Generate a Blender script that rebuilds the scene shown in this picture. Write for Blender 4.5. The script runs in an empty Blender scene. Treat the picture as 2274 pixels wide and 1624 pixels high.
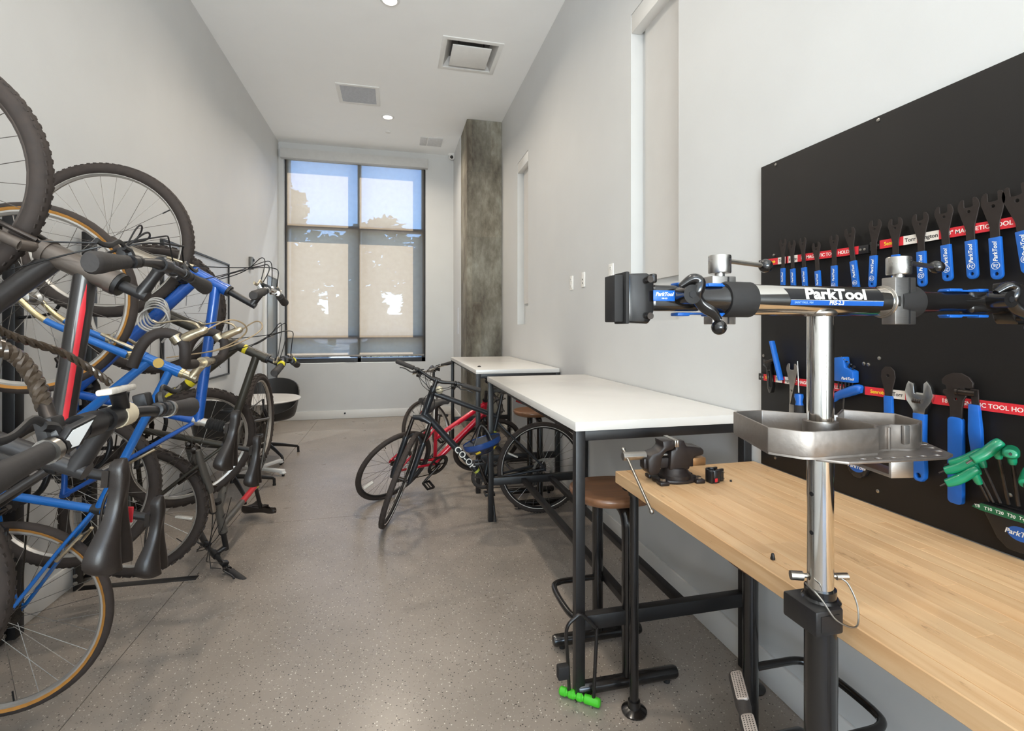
import bpy, bmesh, math, random
from mathutils import Vector, Matrix
from mathutils.geometry import delaunay_2d_cdt
random.seed(7)
PI = math.pi
scene = bpy.context.scene
col = scene.collection

# ---------------------------------------------------------------- camera
TH = math.radians(13.4); FPX = 1095.0; EYE = 1.43; W_, H_ = 2274.0, 1624.0
HORIZON = 730.0
cam_d = bpy.data.cameras.new('camera')
cam_d.sensor_width = 36.0; cam_d.lens = 36.0 * FPX / W_
cam_d.shift_y = -(H_ / 2 - HORIZON) / W_
cam_d.clip_start = 0.02; cam_d.clip_end = 400
cam = bpy.data.objects.new('camera', cam_d); col.objects.link(cam)
cam.location = (0, 0, EYE); cam.rotation_euler = (PI / 2, 0, -TH)
scene.camera = cam
# ---------------------------------------------------------------- colour management
scene.view_settings.view_transform = 'Standard'
scene.view_settings.look = 'None'
scene.view_settings.gamma = 1.0
scene.view_settings.use_curve_mapping = False
scene.view_settings.exposure = 0.2
scene.cycles.use_denoising = True
scene.cycles.max_bounces = 12; scene.cycles.diffuse_bounces = 7; scene.cycles.glossy_bounces = 4
scene.cycles.transparent_max_bounces = 12; scene.cycles.transmission_bounces = 6
scene.cycles.sample_clamp_indirect = 6.0
scene.cycles.caustics_reflective = False; scene.cycles.caustics_refractive = False
# ---------------------------------------------------------------- sky and sun
SUN_DIR = Vector((-0.124, -0.150, -0.205)).normalized()       # the way the light travels
wd = bpy.data.worlds.new('sky'); scene.world = wd; wd.use_nodes = True
nt = wd.node_tree; nt.nodes.clear()
out = nt.nodes.new('ShaderNodeOutputWorld'); bg = nt.nodes.new('ShaderNodeBackground')
sky = nt.nodes.new('ShaderNodeTexSky'); sky.sky_type = 'NISHITA'; sky.sun_disc = False
sky.sun_elevation = math.asin(-SUN_DIR.z); sky.sun_rotation = math.atan2(-SUN_DIR.x, -SUN_DIR.y)
sky.dust_density = 0.0; sky.ozone_density = 5.0; sky.air_density = .9
bg.inputs['Strength'].default_value = .85
nt.links.new(sky.outputs[0], bg.inputs[0]); nt.links.new(bg.outputs[0], out.inputs[0])
sd = bpy.data.lights.new('sun', 'SUN'); sd.energy = 10.5; sd.angle = 0.012; sd.color = (1.0, .93, .82)
so = bpy.data.objects.new('sun', sd); col.objects.link(so)
so.rotation_euler = SUN_DIR.to_track_quat('-Z', 'Y').to_euler(); so.location = (3, 14, 9)
LAMP_W = 14.0                     # each ceiling downlight
LAMP_C = (1.0, .88, .73)
FILL_W = 440.0                    # fill light added behind the camera, aimed up to lift the ceiling

# ---------------------------------------------------------------- helpers
def lin(c):
    c = c / 255.0
    return c / 12.92 if c <= .04045 else ((c + .055) / 1.055) ** 2.4
def rgb(r, g, b): return (lin(r), lin(g), lin(b), 1.0)
_mats = {}
def mat(name, c, rough=.5, metal=0.0, var=.08, scale=30.0, bump=0.0, coat=0.0, spec=.5, rvar=.1, stretch=None, bscale=None):
    """a principled material whose colour, gloss and relief vary through a noise field"""
    if name in _mats: return _mats[name]
    m = bpy.data.materials.new(name); m.use_nodes = True; _mats[name] = m
    t = m.node_tree; b = t.nodes['Principled BSDF']
    tc = t.nodes.new('ShaderNodeTexCoord'); mp = t.nodes.new('ShaderNodeMapping')
    t.links.new(tc.outputs['Object'], mp.inputs['Vector'])
    if stretch: mp.inputs['Scale'].default_value = stretch
    n = t.nodes.new('ShaderNodeTexNoise'); n.inputs['Scale'].default_value = scale; n.inputs['Detail'].default_value = 4
    t.links.new(mp.outputs[0], n.inputs['Vector'])
    rp = t.nodes.new('ShaderNodeValToRGB')
    rp.color_ramp.elements[0].position = .3; rp.color_ramp.elements[1].position = .7
    col0 = [max(0, v * (1 - var)) for v in c[:3]] + [1]; col1 = [min(1, v * (1 + var)) for v in c[:3]] + [1]
    rp.color_ramp.elements[0].color = col0; rp.color_ramp.elements[1].color = col1
    t.links.new(n.outputs['Fac'], rp.inputs[0]); t.links.new(rp.outputs[0], b.inputs['Base Color'])
    mr = t.nodes.new('ShaderNodeMapRange'); mr.inputs['To Min'].default_value = max(.02, rough * (1 - rvar)); mr.inputs['To Max'].default_value = min(1, rough * (1 + rvar))
    t.links.new(n.outputs['Fac'], mr.inputs[0]); t.links.new(mr.outputs[0], b.inputs['Roughness'])
    b.inputs['Metallic'].default_value = metal; b.inputs['Coat Weight'].default_value = coat
    b.inputs['Coat Roughness'].default_value = .08
    b.inputs['Specular IOR Level'].default_value = spec
    if bump:
        bp = t.nodes.new('ShaderNodeBump'); bp.inputs['Strength'].default_value = bump; bp.inputs['Distance'].default_value = .002
        if bscale:
            n2 = t.nodes.new('ShaderNodeTexNoise'); n2.inputs['Scale'].default_value = bscale; n2.inputs['Detail'].default_value = 3
            t.links.new(mp.outputs[0], n2.inputs['Vector']); t.links.new(n2.outputs['Fac'], bp.inputs['Height'])
        else: t.links.new(n.outputs['Fac'], bp.inputs['Height'])
        t.links.new(bp.outputs[0], b.inputs['Normal'])
    return m

def frame(o, x, z):
    """matrix with origin o, its x axis along x and its z axis as near z as can be"""
    x = Vector(x).normalized(); z = Vector(z); y = z.cross(x).normalized(); z = x.cross(y)
    return Matrix(((x.x, y.x, z.x, o[0]), (x.y, y.y, z.y, o[1]), (x.z, y.z, z.z, o[2]), (0, 0, 0, 1)))
def zframe(o, d):
    d = Vector(d).normalized(); a = Vector((0, 0, 1)) if abs(d.z) < .9 else Vector((1, 0, 0))
    x = a.cross(d).normalized(); y = d.cross(x)
    return Matrix(((x.x, y.x, d.x, o[0]), (x.y, y.y, d.y, o[1]), (x.z, y.z, d.z, o[2]), (0, 0, 0, 1)))
def smooth(pts, n=6, closed=False):
    """Catmull-Rom through the points"""
    p = [Vector(q) for q in pts]; out = []
    m = len(p)
    for i in range(m if closed else m - 1):
        a = p[(i - 1) % m] if closed or i > 0 else p[0] * 2 - p[1]
        b = p[i]; c = p[(i + 1) % m]
        d = p[(i + 2) % m] if closed or i + 2 < m else p[-1] * 2 - p[-2]
        for k in range(n):
            t = k / n
            out.append(.5 * ((2 * b) + (c - a) * t + (2 * a - 5 * b + 4 * c - d) * t * t + (3 * b - a - 3 * c + d) * t ** 3))
    if not closed: out.append(p[-1])
    return out

def relax(p, it=10):
    p = [q.copy() for q in p]
    for _ in range(it): p = [p[0]] + [(p[i - 1] + p[i] * 2 + p[i + 1]) / 4 for i in range(1, len(p) - 1)] + [p[-1]]
    return p
class MB:
    """collects shapes and links them as one mesh object"""
    def __init__(s, T=None): s.v = []; s.f = []; s.T = T
    def _p(s, q):
        q = Vector(q)
        s.v.append(s.T @ q if s.T is not None else q)
    def add(s, vs, fs, M=None):
        o = len(s.v)
        for q in vs: s._p(M @ Vector(q) if M is not None else q)
        s.f += [[o + i for i in f] for f in fs]
        return s
    def box(s, c, d, M=None, taper=1.0):
        x, y, z = d[0] / 2, d[1] / 2, d[2] / 2; t = taper
        vs = [(-x, -y, -z), (x, -y, -z), (x, y, -z), (-x, y, -z), (-x * t, -y * t, z), (x * t, -y * t, z), (x * t, y * t, z), (-x * t, y * t, z)]
        vs = [(a + c[0], b + c[1], e + c[2]) for a, b, e in vs]
        return s.add(vs, [(3, 2, 1, 0), (4, 5, 6, 7), (0, 1, 5, 4), (1, 2, 6, 5), (2, 3, 7, 6), (3, 0, 4, 7)], M)
    def tube(s, pts, r, n=10, cap=True, closed=False, M=None, flat=1.0):
        p = [Vector(q) for q in pts]; m = len(p)
        rs = list(r) if hasattr(r, '__len__') else [r] * m
        ts = []
        for i in range(m):
            if closed: d = p[(i + 1) % m] - p[i - 1]
            else: d = p[min(i + 1, m - 1)] - p[max(i - 1, 0)]
            ts.append(d.normalized() if d.length > 1e-9 else Vector((0, 0, 1)))
        a = Vector((0, 0, 1)) if abs(ts[0].z) < .9 else Vector((1, 0, 0))
        u = (a - ts[0] * a.dot(ts[0])).normalized(); vs = []
        for i in range(m):
            u = (u - ts[i] * u.dot(ts[i]))
            u = u.normalized() if u.length > 1e-6 else ts[i].orthogonal().normalized()
            w = ts[i].cross(u)
            for k in range(n):
                an = 2 * PI * k / n
                vs.append(p[i] + (u * math.cos(an) * flat + w * math.sin(an)) * rs[i])
        fs = []
        for i in range(m if closed else m - 1):
            j = (i + 1) % m
            for k in range(n):
                k2 = (k + 1) % n
                fs.append((i * n + k, i * n + k2, j * n + k2, j * n + k))
        if cap and not closed:
            fs.append(tuple(range(n - 1, -1, -1))); fs.append(tuple((m - 1) * n + k for k in range(n)))
        return s.add(vs, fs, M)
    def lathe(s, prof, M=None, n=24, cap=True):
        """prof: list of (radius, z)"""
        vs = []; fs = []; m = len(prof)
        for r, z in prof:
            for k in range(n):
                a = 2 * PI * k / n; vs.append((r * math.cos(a), r * math.sin(a), z))
        for i in range(m - 1):
            for k in range(n):
                k2 = (k + 1) % n
                fs.append((i * n + k, i * n + k2, (i + 1) * n + k2, (i + 1) * n + k))
        if cap:
            fs.append(tuple(range(n - 1, -1, -1))); fs.append(tuple((m - 1) * n + k for k in range(n)))
        return s.add(vs, fs, M)
    def cyl(s, a, b, r, n=16, r2=None):
        return s.tube([a, b], [r, r if r2 is None else r2], n)
    def ring(s, c, R, prof, axis='Y', n=48, M=None):
        """closed profile (dr, dy) swept about an axis through c"""
        vs = []; fs = []; m = len(prof)
        for i in range(n):
            a = 2 * PI * i / n; ca, sa = math.cos(a), math.sin(a)
            for dr, dy in prof:
                r = R + dr
                if axis == 'Y': q = (r * ca, dy, r * sa)
                elif axis == 'Z': q = (r * ca, r * sa, dy)
                else: q = (dy, r * ca, r * sa)
                vs.append((c[0] + q[0], c[1] + q[1], c[2] + q[2]))
        for i in range(n):
            j = (i + 1) % n
            for k in range(m):
                k2 = (k + 1) % m
                fs.append((i * m + k, i * m + k2, j * m + k2, j * m + k))
        return s.add(vs, fs, M)
    def torus(s, c, R, r, axis='Y', n=48, m=10, M=None, flat=1.0):
        return s.ring(c, R, [(r * math.cos(2 * PI * k / m), r * flat * math.sin(2 * PI * k / m)) for k in range(m)], axis, n, M)
    def sphere(s, c, r, n=16, m=10, M=None):
        rx, ry, rz = r if hasattr(r, '__len__') else (r, r, r)
        vs = [(c[0], c[1], c[2] - rz)]; fs = []
        for i in range(1, m):
            t = -PI / 2 + PI * i / m
            for k in range(n):
                a = 2 * PI * k / n
                vs.append((c[0] + rx * math.cos(t) * math.cos(a), c[1] + ry * math.cos(t) * math.sin(a), c[2] + rz * math.sin(t)))
        vs.append((c[0], c[1], c[2] + rz)); L = len(vs) - 1
        for k in range(n):
            k2 = (k + 1) % n
            fs.append((0, 1 + k2, 1 + k)); fs.append((L, 1 + (m - 2) * n + k, 1 + (m - 2) * n + k2))
            for i in range(m - 2):
                fs.append((1 + i * n + k, 1 + i * n + k2, 1 + (i + 1) * n + k2, 1 + (i + 1) * n + k))
        return s.add(vs, fs, M)
    def prism(s, outer, z0, z1, M=None, holes=()):
        loops = [list(outer)] + [list(h) for h in holes]
        pts = []; edges = []
        for lp in loops:
            o = len(pts); pts += [Vector((a, b)) for a, b in lp]
            edges += [(o + i, o + (i + 1) % len(lp)) for i in range(len(lp))]
        vc, ve, vf, _, _, _ = delaunay_2d_cdt(pts, edges, [], 0, 1e-6)
        def inside(f):
            x = sum(vc[k][0] for k in f) / len(f); y = sum(vc[k][1] for k in f) / len(f); c = False
            for lp in loops:
                for k in range(len(lp)):
                    (xa, ya), (xb, yb) = lp[k - 1], lp[k]
                    if (ya > y) != (yb > y) and x < (xb - xa) * (y - ya) / (yb - ya) + xa: c = not c
            return c
        vf = [f for f in vf if inside(f)]
        n = len(vc)
        vs = [(q[0], q[1], z0) for q in vc] + [(q[0], q[1], z1) for q in vc]
        fs = []
        cnt = {}
        for f in vf:
            a = sum(vc[f[i]][0] * vc[f[(i + 1) % len(f)]][1] - vc[f[(i + 1) % len(f)]][0] * vc[f[i]][1] for i in range(len(f)))
            f = list(f) if a > 0 else list(f)[::-1]
            fs.append([i + n for i in f]); fs.append(f[::-1])
            for i in range(len(f)): cnt[(f[i], f[(i + 1) % len(f)])] = 1
        for (a, b) in cnt:
            if (b, a) not in cnt: fs.append((a, b, b + n, a + n))
        return s.add(vs, fs, M)
    def loft(s, rings, cap=True, closed=True, M=None):
        n = len(rings[0]); vs = [q for r in rings for q in r]; fs = []
        for i in range(len(rings) - 1):
            for k in range(n if closed else n - 1):
                k2 = (k + 1) % n
                fs.append((i * n + k, i * n + k2, (i + 1) * n + k2, (i + 1) * n + k))
        if cap:
            fs.append(tuple(range(n - 1, -1, -1))); fs.append(tuple((len(rings) - 1) * n + k for k in range(n)))
        return s.add(vs, fs, M)
    def build(s, name, m, parent=None, flat=False, bevel=0.0, seg=2, ang=38, label=None, kind=None, off=None):
        me = bpy.data.meshes.new(name)
        vs = s.v if off is None else [q - off for q in s.v]
        me.from_pydata([tuple(q) for q in vs], [], s.f); me.validate()
        bm = bmesh.new(); bm.from_mesh(me)
        bmesh.ops.recalc_face_normals(bm, faces=bm.faces)
        if bevel:
            es = [e for e in bm.edges if len(e.link_faces) == 2 and e.calc_face_angle(0) > math.radians(35)]
            bmesh.ops.bevel(bm, geom=es, offset=bevel, segments=seg, profile=.5, affect='EDGES', clamp_overlap=True)
        bm.to_mesh(me); bm.free()
        if not flat:
            me.shade_smooth(); me.set_sharp_from_angle(angle=math.radians(ang))
        if m is not None: me.materials.append(m)
        o = bpy.data.objects.new(name, me); col.objects.link(o)
        if parent is not None: o.parent = parent
        if label: o['label'] = label
        if kind: o['kind'] = kind
        return o

def empty(name, label, cat, M=None, loc=None, group=None):
    o = bpy.data.objects.new(name, None); col.objects.link(o); o.empty_display_size = .1
    if M is not None: o.matrix_world = M
    elif loc is not None: o.location = loc
    o['label'] = label; o['category'] = cat
    if group: o['group'] = group
    return o
def tag(o, label, cat, group=None):
    o['label'] = label; o['category'] = cat
    if group: o['group'] = group
    return o
def struct(o):
    o['kind'] = 'structure'; return o
def dup(root, M, label, group=None):
    """copies a thing with its parts and their sub-parts"""
    r = root.copy(); col.objects.link(r); r.matrix_world = M; r['label'] = label
    if group: r['group'] = group
    for ch in list(root.children):
        c = ch.copy(); col.objects.link(c); c.parent = r
        for g in list(ch.children):
            d = g.copy(); col.objects.link(d); d.parent = c
    return r
def text(name, body, size, o, right, normal, m, parent=None, align='CENTER', shear=0.0, bold=0.0, ext=.0002, xs=1.0, valign='CENTER'):
    cu = bpy.data.curves.new(name, 'FONT'); cu.body = body; cu.size = size; cu.align_x = align; cu.align_y = valign
    cu.shear = shear; cu.offset = bold * size; cu.extrude = ext; cu.resolution_u = 3
    cu.materials.append(m)
    tmp = bpy.data.objects.new(name, cu); me = bpy.data.meshes.new_from_object(tmp); bpy.data.objects.remove(tmp); bpy.data.curves.remove(cu)
    me.name = name; ob = bpy.data.objects.new(name, me); col.objects.link(ob)
    x = Vector(right).normalized(); z = Vector(normal).normalized(); y = z.cross(x)
    M = Matrix(((x.x * xs, y.x, z.x, o[0]), (x.y * xs, y.y, z.y, o[1]), (x.z * xs, y.z, z.z, o[2]), (0, 0, 0, 1)))
    if parent is not None: ob.parent = parent
    ob.matrix_local = M
    return ob
def rrect(w, h, r, n=4):
    pts = []
    for cx, cy, a0 in ((w / 2 - r, h / 2 - r, 0), (-w / 2 + r, h / 2 - r, 90), (-w / 2 + r, -h / 2 + r, 180), (w / 2 - r, -h / 2 + r, 270)):
        for k in range(n + 1):
            a = math.radians(a0 + 90 * k / n); pts.append((cx + r * math.cos(a), cy + r * math.sin(a)))
    return pts
def circ(cx, cy, r, n=12, rot=0): return [(cx + r * math.cos(2 * PI * k / n + rot), cy + r * math.sin(2 * PI * k / n + rot)) for k in range(n)]
SN, CS = math.sin(TH), math.cos(TH)
def pix(px, py, X=None, Y=None, Z=None):
    """where the line of sight of a photograph point meets a plane of the room"""
    x = (px - W_ / 2) / FPX
    r = Vector((SN + CS * x, CS - SN * x, -(py - HORIZON) / FPX))
    d = X / r.x if X is not None else Y / r.y if Y is not None else (Z - EYE) / r.z
    return r * d + Vector((0, 0, EYE))

# ---------------------------------------------------------------- shared materials
BLACK = mat('black_powder_coat', rgb(28, 26, 26), .42, 0, .15, 60, .1)
BLACKGLOSS = mat('black_gloss', rgb(22, 20, 19), .2, 0, .15, 40, 0, .4)
RUBBER = mat('black_rubber', rgb(30, 28, 27), .75, 0, .2, 60, .15)
TYRE = mat('tyre_rubber', rgb(54, 45, 40), .8, 0, .2, 40, .2)
TANWALL = mat('tan_sidewall', rgb(178, 122, 52), .65, 0, .15, 30, .05)
CHROME = mat('chrome', rgb(225, 222, 216), .09, 1, .02, 20, 0)
ALU = mat('brushed_aluminium', rgb(178, 174, 170), .36, 1, .06, 60, .12, stretch=(1, 1, 14))
CASTALU = mat('cast_aluminium', rgb(156, 148, 141), .46, 1, .06, 90, .2)
STEEL = mat('bare_steel', rgb(170, 165, 158), .3, 1, .1, 40)
DARKSTEEL = mat('dark_steel', rgb(70, 64, 60), .38, .9, .15, 40)
RIMSILVER = mat('rim_silver', rgb(196, 190, 182), .35, .75, .05, 40)
SPOKE = mat('spoke_steel', rgb(110, 104, 98), .35, .9, .05, 20)
SADDLE = mat('saddle_vinyl', rgb(40, 33, 29), .34, 0, .12, 50, .12, bscale=400)
GRIP = mat('grip_rubber', rgb(52, 48, 46), .7, 0, .12, 80, .3)
BAR = mat('handlebar_black', rgb(44, 42, 42), .35, .3, .1, 40)
CABLE = mat('cable_housing', rgb(24, 22, 22), .4, 0, .1, 40)
BRAKE_ALU = mat('polished_lever', rgb(190, 176, 150), .28, .95, .06, 40)
CHAINM = mat('chain_steel', rgb(60, 54, 48), .45, .8, .3, 200, .3)
WHITEP = mat('white_print', rgb(232, 228, 220), .5, 0, .02, 30)
TOOLBLUE = mat('blue_vinyl', rgb(26, 92, 176), .38, 0, .06, 30, .03)
RED = mat('red_print', rgb(206, 42, 52), .45, 0, .06, 30)
BLACKP = mat('black_print', rgb(26, 25, 26), .4, 0, .05, 30)
BLUEP = mat('blue_print', rgb(32, 88, 168), .4, 0, .05, 30)
YELLOWP = mat('yellow_print', rgb(232, 214, 44), .45, 0, .05, 30)
CLEAR = mat('clear_reflector', rgb(204, 198, 188), .25, 0, .12, 160, .3)
# ================================================================ the room
XL, XR, YF, ZC, YB = -1.745, 1.46, 8.25, 4.32, -3.6
WALL = mat('white_wall_paint', rgb(206, 206, 205), .55, 0, .02, 3, .05, bscale=180)
CEIL = mat('white_ceiling_paint', rgb(250, 250, 249), .7, 0, .015, 3)
TRIM = mat('white_trim_paint', rgb(224, 222, 218), .4, 0, .015, 6)
def floor_mat():
    m = bpy.data.materials.new('speckled_epoxy_floor'); m.use_nodes = True; t = m.node_tree; b = t.nodes['Principled BSDF']
    tc = t.nodes.new('ShaderNodeTexCoord'); L = t.links.new
    n = t.nodes.new('ShaderNodeTexNoise'); n.inputs['Scale'].default_value = 1.3; n.inputs['Detail'].default_value = 6; n.inputs['Roughness'].default_value = .6
    L(tc.outputs['Object'], n.inputs['Vector'])
    r = t.nodes.new('ShaderNodeValToRGB'); e = r.color_ramp.elements
    e[0].position = .3; e[0].color = rgb(140, 130, 120); e[1].position = .7; e[1].color = rgb(164, 153, 142)
    L(n.outputs['Fac'], r.inputs[0]); prev = r.outputs[0]
    for k, (sc, thr, size, c) in enumerate(((120, .93, .36, rgb(34, 30, 28)), (130, .93, .34, rgb(226, 220, 210)), (170, .92, .38, rgb(60, 54, 50)), (190, .92, .38, rgb(196, 188, 178)))):
        mp = t.nodes.new('ShaderNodeMapping'); mp.inputs['Location'].default_value = (k * 3.7, k * 1.3, 0); mp.inputs['Scale'].default_value = (1, 1, .001)
        L(tc.outputs['Object'], mp.inputs[0])
        v = t.nodes.new('ShaderNodeTexVoronoi'); v.inputs['Scale'].default_value = sc; L(mp.outputs[0], v.inputs['Vector'])
        sp = t.nodes.new('ShaderNodeSeparateColor'); L(v.outputs['Color'], sp.inputs[0])
        a = t.nodes.new('ShaderNodeMath'); a.operation = 'GREATER_THAN'; a.inputs[1].default_value = thr; L(sp.outputs[0], a.inputs[0])
        d = t.nodes.new('ShaderNodeMath'); d.operation = 'LESS_THAN'; d.inputs[1].default_value = size; L(v.outputs['Distance'], d.inputs[0])
        q = t.nodes.new('ShaderNodeMath'); q.operation = 'MULTIPLY'; L(a.outputs[0], q.inputs[0]); L(d.outputs[0], q.inputs[1])
        q2 = t.nodes.new('ShaderNodeMath'); q2.operation = 'MULTIPLY'; q2.inputs[1].default_value = .85 if k < 2 else .5; L(q.outputs[0], q2.inputs[0])
        mx = t.nodes.new('ShaderNodeMix'); mx.data_type = 'RGBA'; mx.inputs['B'].default_value = c
        L(q2.outputs[0], mx.inputs['Factor']); L(prev, mx.inputs['A']); prev = mx.outputs['Result']
    L(prev, b.inputs['Base Color'])
    n2 = t.nodes.new('ShaderNodeTexNoise'); n2.inputs['Scale'].default_value = 3; n2.inputs['Detail'].default_value = 5; L(tc.outputs['Object'], n2.inputs['Vector'])
    mr = t.nodes.new('ShaderNodeMapRange'); mr.inputs['To Min'].default_value = .22; mr.inputs['To Max'].default_value = .38
    L(n2.outputs['Fac'], mr.inputs[0]); L(mr.outputs[0], b.inputs['Roughness'])
    b.inputs['Specular IOR Level'].default_value = .5
    bp = t.nodes.new('ShaderNodeBump'); bp.inputs['Strength'].default_value = .05; bp.inputs['Distance'].default_value = .002
    n3 = t.nodes.new('ShaderNodeTexNoise'); n3.inputs['Scale'].default_value = 55; L(tc.outputs['Object'], n3.inputs['Vector'])
    L(n3.outputs['Fac'], bp.inputs['Height']); L(bp.outputs[0], b.inputs['Normal'])
    return m
FLOOR = floor_mat()
JOINT = mat('dark_joint', rgb(58, 52, 48), .8, 0, .1, 20)
fl = struct(MB().box(((XL + XR) / 2, (YF + YB) / 2, -.06), (XR - XL + .3, YF - YB + .3, .1)).build('floor', JOINT))
xs = [XL - .1, -1.16, XR + .1]; ys = [YB - .1, .42, 3.94, 7.32, YF + .1]
for i in range(2):
    for j in range(4):
        a, b_, c, d = xs[i], xs[i + 1], ys[j], ys[j + 1]; g = .002
        MB().box(((a + b_) / 2, (c + d) / 2, -.006), (b_ - a - 2 * g, d - c - 2 * g, .012)).build('slab', FLOOR, fl)
struct(MB().prism([(XL - .2, YB - .2), (XR + .2, YB - .2), (XR + .2, YF + .4), (XL - .2, YF + .4)], ZC, ZC + .1, None, [[(.775 - .26, 5.19 - .26), (.775 + .26, 5.19 - .26), (.775 + .26, 5.19 + .26), (.775 - .26, 5.19 + .26)]]).build('ceiling', CEIL))
struct(MB().box((XL - .06, (YF + YB) / 2, ZC / 2), (.12, YF - YB, ZC)).build('wall_left', WALL))
# back wall, out of view, with an opening made up for the fill light
bw = MB()
bw.box(((XL + XR) / 2, YB - .06, .05), (XR - XL, .12, .1)); bw.box(((XL + XR) / 2, YB - .06, 3.75), (XR - XL, .12, 1.14))
bw.box((XL + .2, YB - .06, 1.64), (.4, .12, 3.08)); bw.box((XR - .2, YB - .06, 1.64), (.4, .12, 3.08))
struct(bw.build('wall_back', WALL))
# right wall with two shaded recesses
NI = ((2.87, 2.33, 3.42), (5.84, 5.35, 3.44)); NB = 1.478; ND = .085
rw = MB()
ycuts = [YB, NI[0][1], NI[0][0], NI[1][1], NI[1][0], YF]
for i in range(5):
    y0, y1 = ycuts[i], ycuts[i + 1]
    if i in (1, 3):
        zt = NI[0 if i == 1 else 1][2]
        rw.box((XR + .06, (y0 + y1) / 2, NB / 2), (.12, y1 - y0, NB)); rw.box((XR + .06, (y0 + y1) / 2, (zt + ZC) / 2), (.12, y1 - y0, ZC - zt))
        rw.box((XR + .06 + ND / 2, (y0 + y1) / 2, (zt + NB) / 2), (.12 - ND, y1 - y0, zt - NB))
    else: rw.box((XR + .06, (y0 + y1) / 2, ZC / 2), (.12, y1 - y0, ZC))
struct(rw.build('wall_right', WALL))
for k, (yb, ya, zt) in enumerate(NI):
    w = struct(MB().box((XR + .037, (ya + yb) / 2, zt - .06), (.07, yb - ya - .004, .115)).build('trim_%d' % (k + 1), TRIM, bevel=.003))
    MB().box((XR + ND - .012, (ya + yb) / 2 - .02, (zt + NB) / 2 + .1), (.012, yb - ya - .08, zt - NB - .30)).build('panel', mat('recess_panel', rgb(205, 202, 198), .6, 0, .02, 5), w)
# concrete column and furred wall behind it
def concrete():
    m = bpy.data.materials.new('board_marked_concrete'); m.use_nodes = True; t = m.node_tree; b = t.nodes['Principled BSDF']; L = t.links.new
    tc = t.nodes.new('ShaderNodeTexCoord'); mp = t.nodes.new('ShaderNodeMapping'); mp.inputs['Scale'].default_value = (1.6, 1.6, .7); L(tc.outputs['Object'], mp.inputs[0])
    n = t.nodes.new('ShaderNodeTexNoise'); n.inputs['Scale'].default_value = 2.2; n.inputs['Detail'].default_value = 9; n.inputs['Roughness'].default_value = .68; L(mp.outputs[0], n.inputs['Vector'])
    r = t.nodes.new('ShaderNodeValToRGB'); e = r.color_ramp.elements
    e[0].position = .34; e[0].color = rgb(84, 77, 68); e[1].position = .66; e[1].color = rgb(164, 162, 152)
    x = e.new(.5); x.color = rgb(126, 121, 110)
    L(n.outputs['Fac'], r.inputs[0])
    br = t.nodes.new('ShaderNodeTexBrick'); br.inputs['Scale'].default_value = 1.0
    br.inputs['Color1'].default_value = (.80, .80, .78, 1); br.inputs['Color2'].default_value = (1.1, 1.06, .98, 1); br.inputs['Mortar'].default_value = (.78, .76, .72, 1)
    br.inputs['Mortar Size'].default_value = .002; br.inputs['Brick Width'].default_value = .26; br.inputs['Row Height'].default_value = .9
    mp2 = t.nodes.new('ShaderNodeMapping'); mp2.inputs['Rotation'].default_value = (PI / 2, 0, 0); L(tc.outputs['Object'], mp2.inputs[0]); L(mp2.outputs[0], br.inputs['Vector'])
    mx = t.nodes.new('ShaderNodeMix'); mx.data_type = 'RGBA'; mx.blend_type = 'MULTIPLY'; mx.inputs['Factor'].default_value = .8
    L(r.outputs[0], mx.inputs['A']); L(br.outputs['Color'], mx.inputs['B']); L(mx.outputs['Result'], b.inputs['Base Color'])
    b.inputs['Roughness'].default_value = .8
    n2 = t.nodes.new('ShaderNodeTexNoise'); n2.inputs['Scale'].default_value = 40; n2.inputs['Detail'].default_value = 6; L(tc.outputs['Object'], n2.inputs['Vector'])
    bp = t.nodes.new('ShaderNodeBump'); bp.inputs['Strength'].default_value = .35; bp.inputs['Distance'].default_value = .004; L(n2.outputs['Fac'], bp.inputs['Height']); L(bp.outputs[0], b.inputs['Normal'])
    return m
CONC = concrete()
struct(MB().box(((.968 + XR) / 2, 7.05, ZC / 2), (XR - .968, .62, ZC)).build('trim_column', CONC, bevel=.012))
struct(MB().box((1.21, 7.81, ZC / 2), (.50, .92, ZC)).build('wall_return', WALL))
tag(MB().box((.957, 7.62, 1.55), (.006, .16, .40)).build('paper_notice', mat('paper', rgb(214, 216, 220), .8, 0, .03, 30)), 'pale paper notice taped to the white return wall left of the concrete column', 'notice')
# far wall with its tall window opening
WX0, WX1, WZ0, WZ1 = -1.67, .50, .885, 4.18
fw = MB(); T_ = .245
fw.box(((XL + WX0) / 2 - .05, YF + T_ / 2, ZC / 2), (WX0 - XL + .1, T_, ZC)); fw.box(((WX1 + XR) / 2 + .05, YF + T_ / 2, ZC / 2), (XR - WX1 + .1, T_, ZC))
fw.box(((WX0 + WX1) / 2, YF + T_ / 2, WZ0 / 2), (WX1 - WX0, T_, WZ0)); fw.box(((WX0 + WX1) / 2, YF + T_ / 2, (WZ1 + ZC) / 2), (WX1 - WX0, T_, ZC - WZ1))
struct(fw.build('wall_far', WALL))
WINF = mat('anodised_window_frame', rgb(62, 62, 64), .45, .4, .06, 30)
YG = YF + .17
win = struct(MB().box(((WX0 + WX1) / 2, YG, WZ0 + .035), (WX1 - WX0, .15, .07)).build('window_1', WINF, bevel=.003))
for x in (WX0 + .03, -.555, WX1 - .03): MB().box((x, YG, (WZ0 + WZ1) / 2), (.06 if x != -.555 else .055, .15, WZ1 - WZ0)).build('mullion', WINF, win, bevel=.003)
for z in (WZ1 - .03, 3.055, 1.30): MB().box(((WX0 + WX1) / 2, YG, z), (WX1 - WX0, .148, .06 if z > 1.5 else .05)).build('transom', WINF, win, bevel=.003)
gm = bpy.data.materials.new('window_glass'); gm.use_nodes = True
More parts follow.
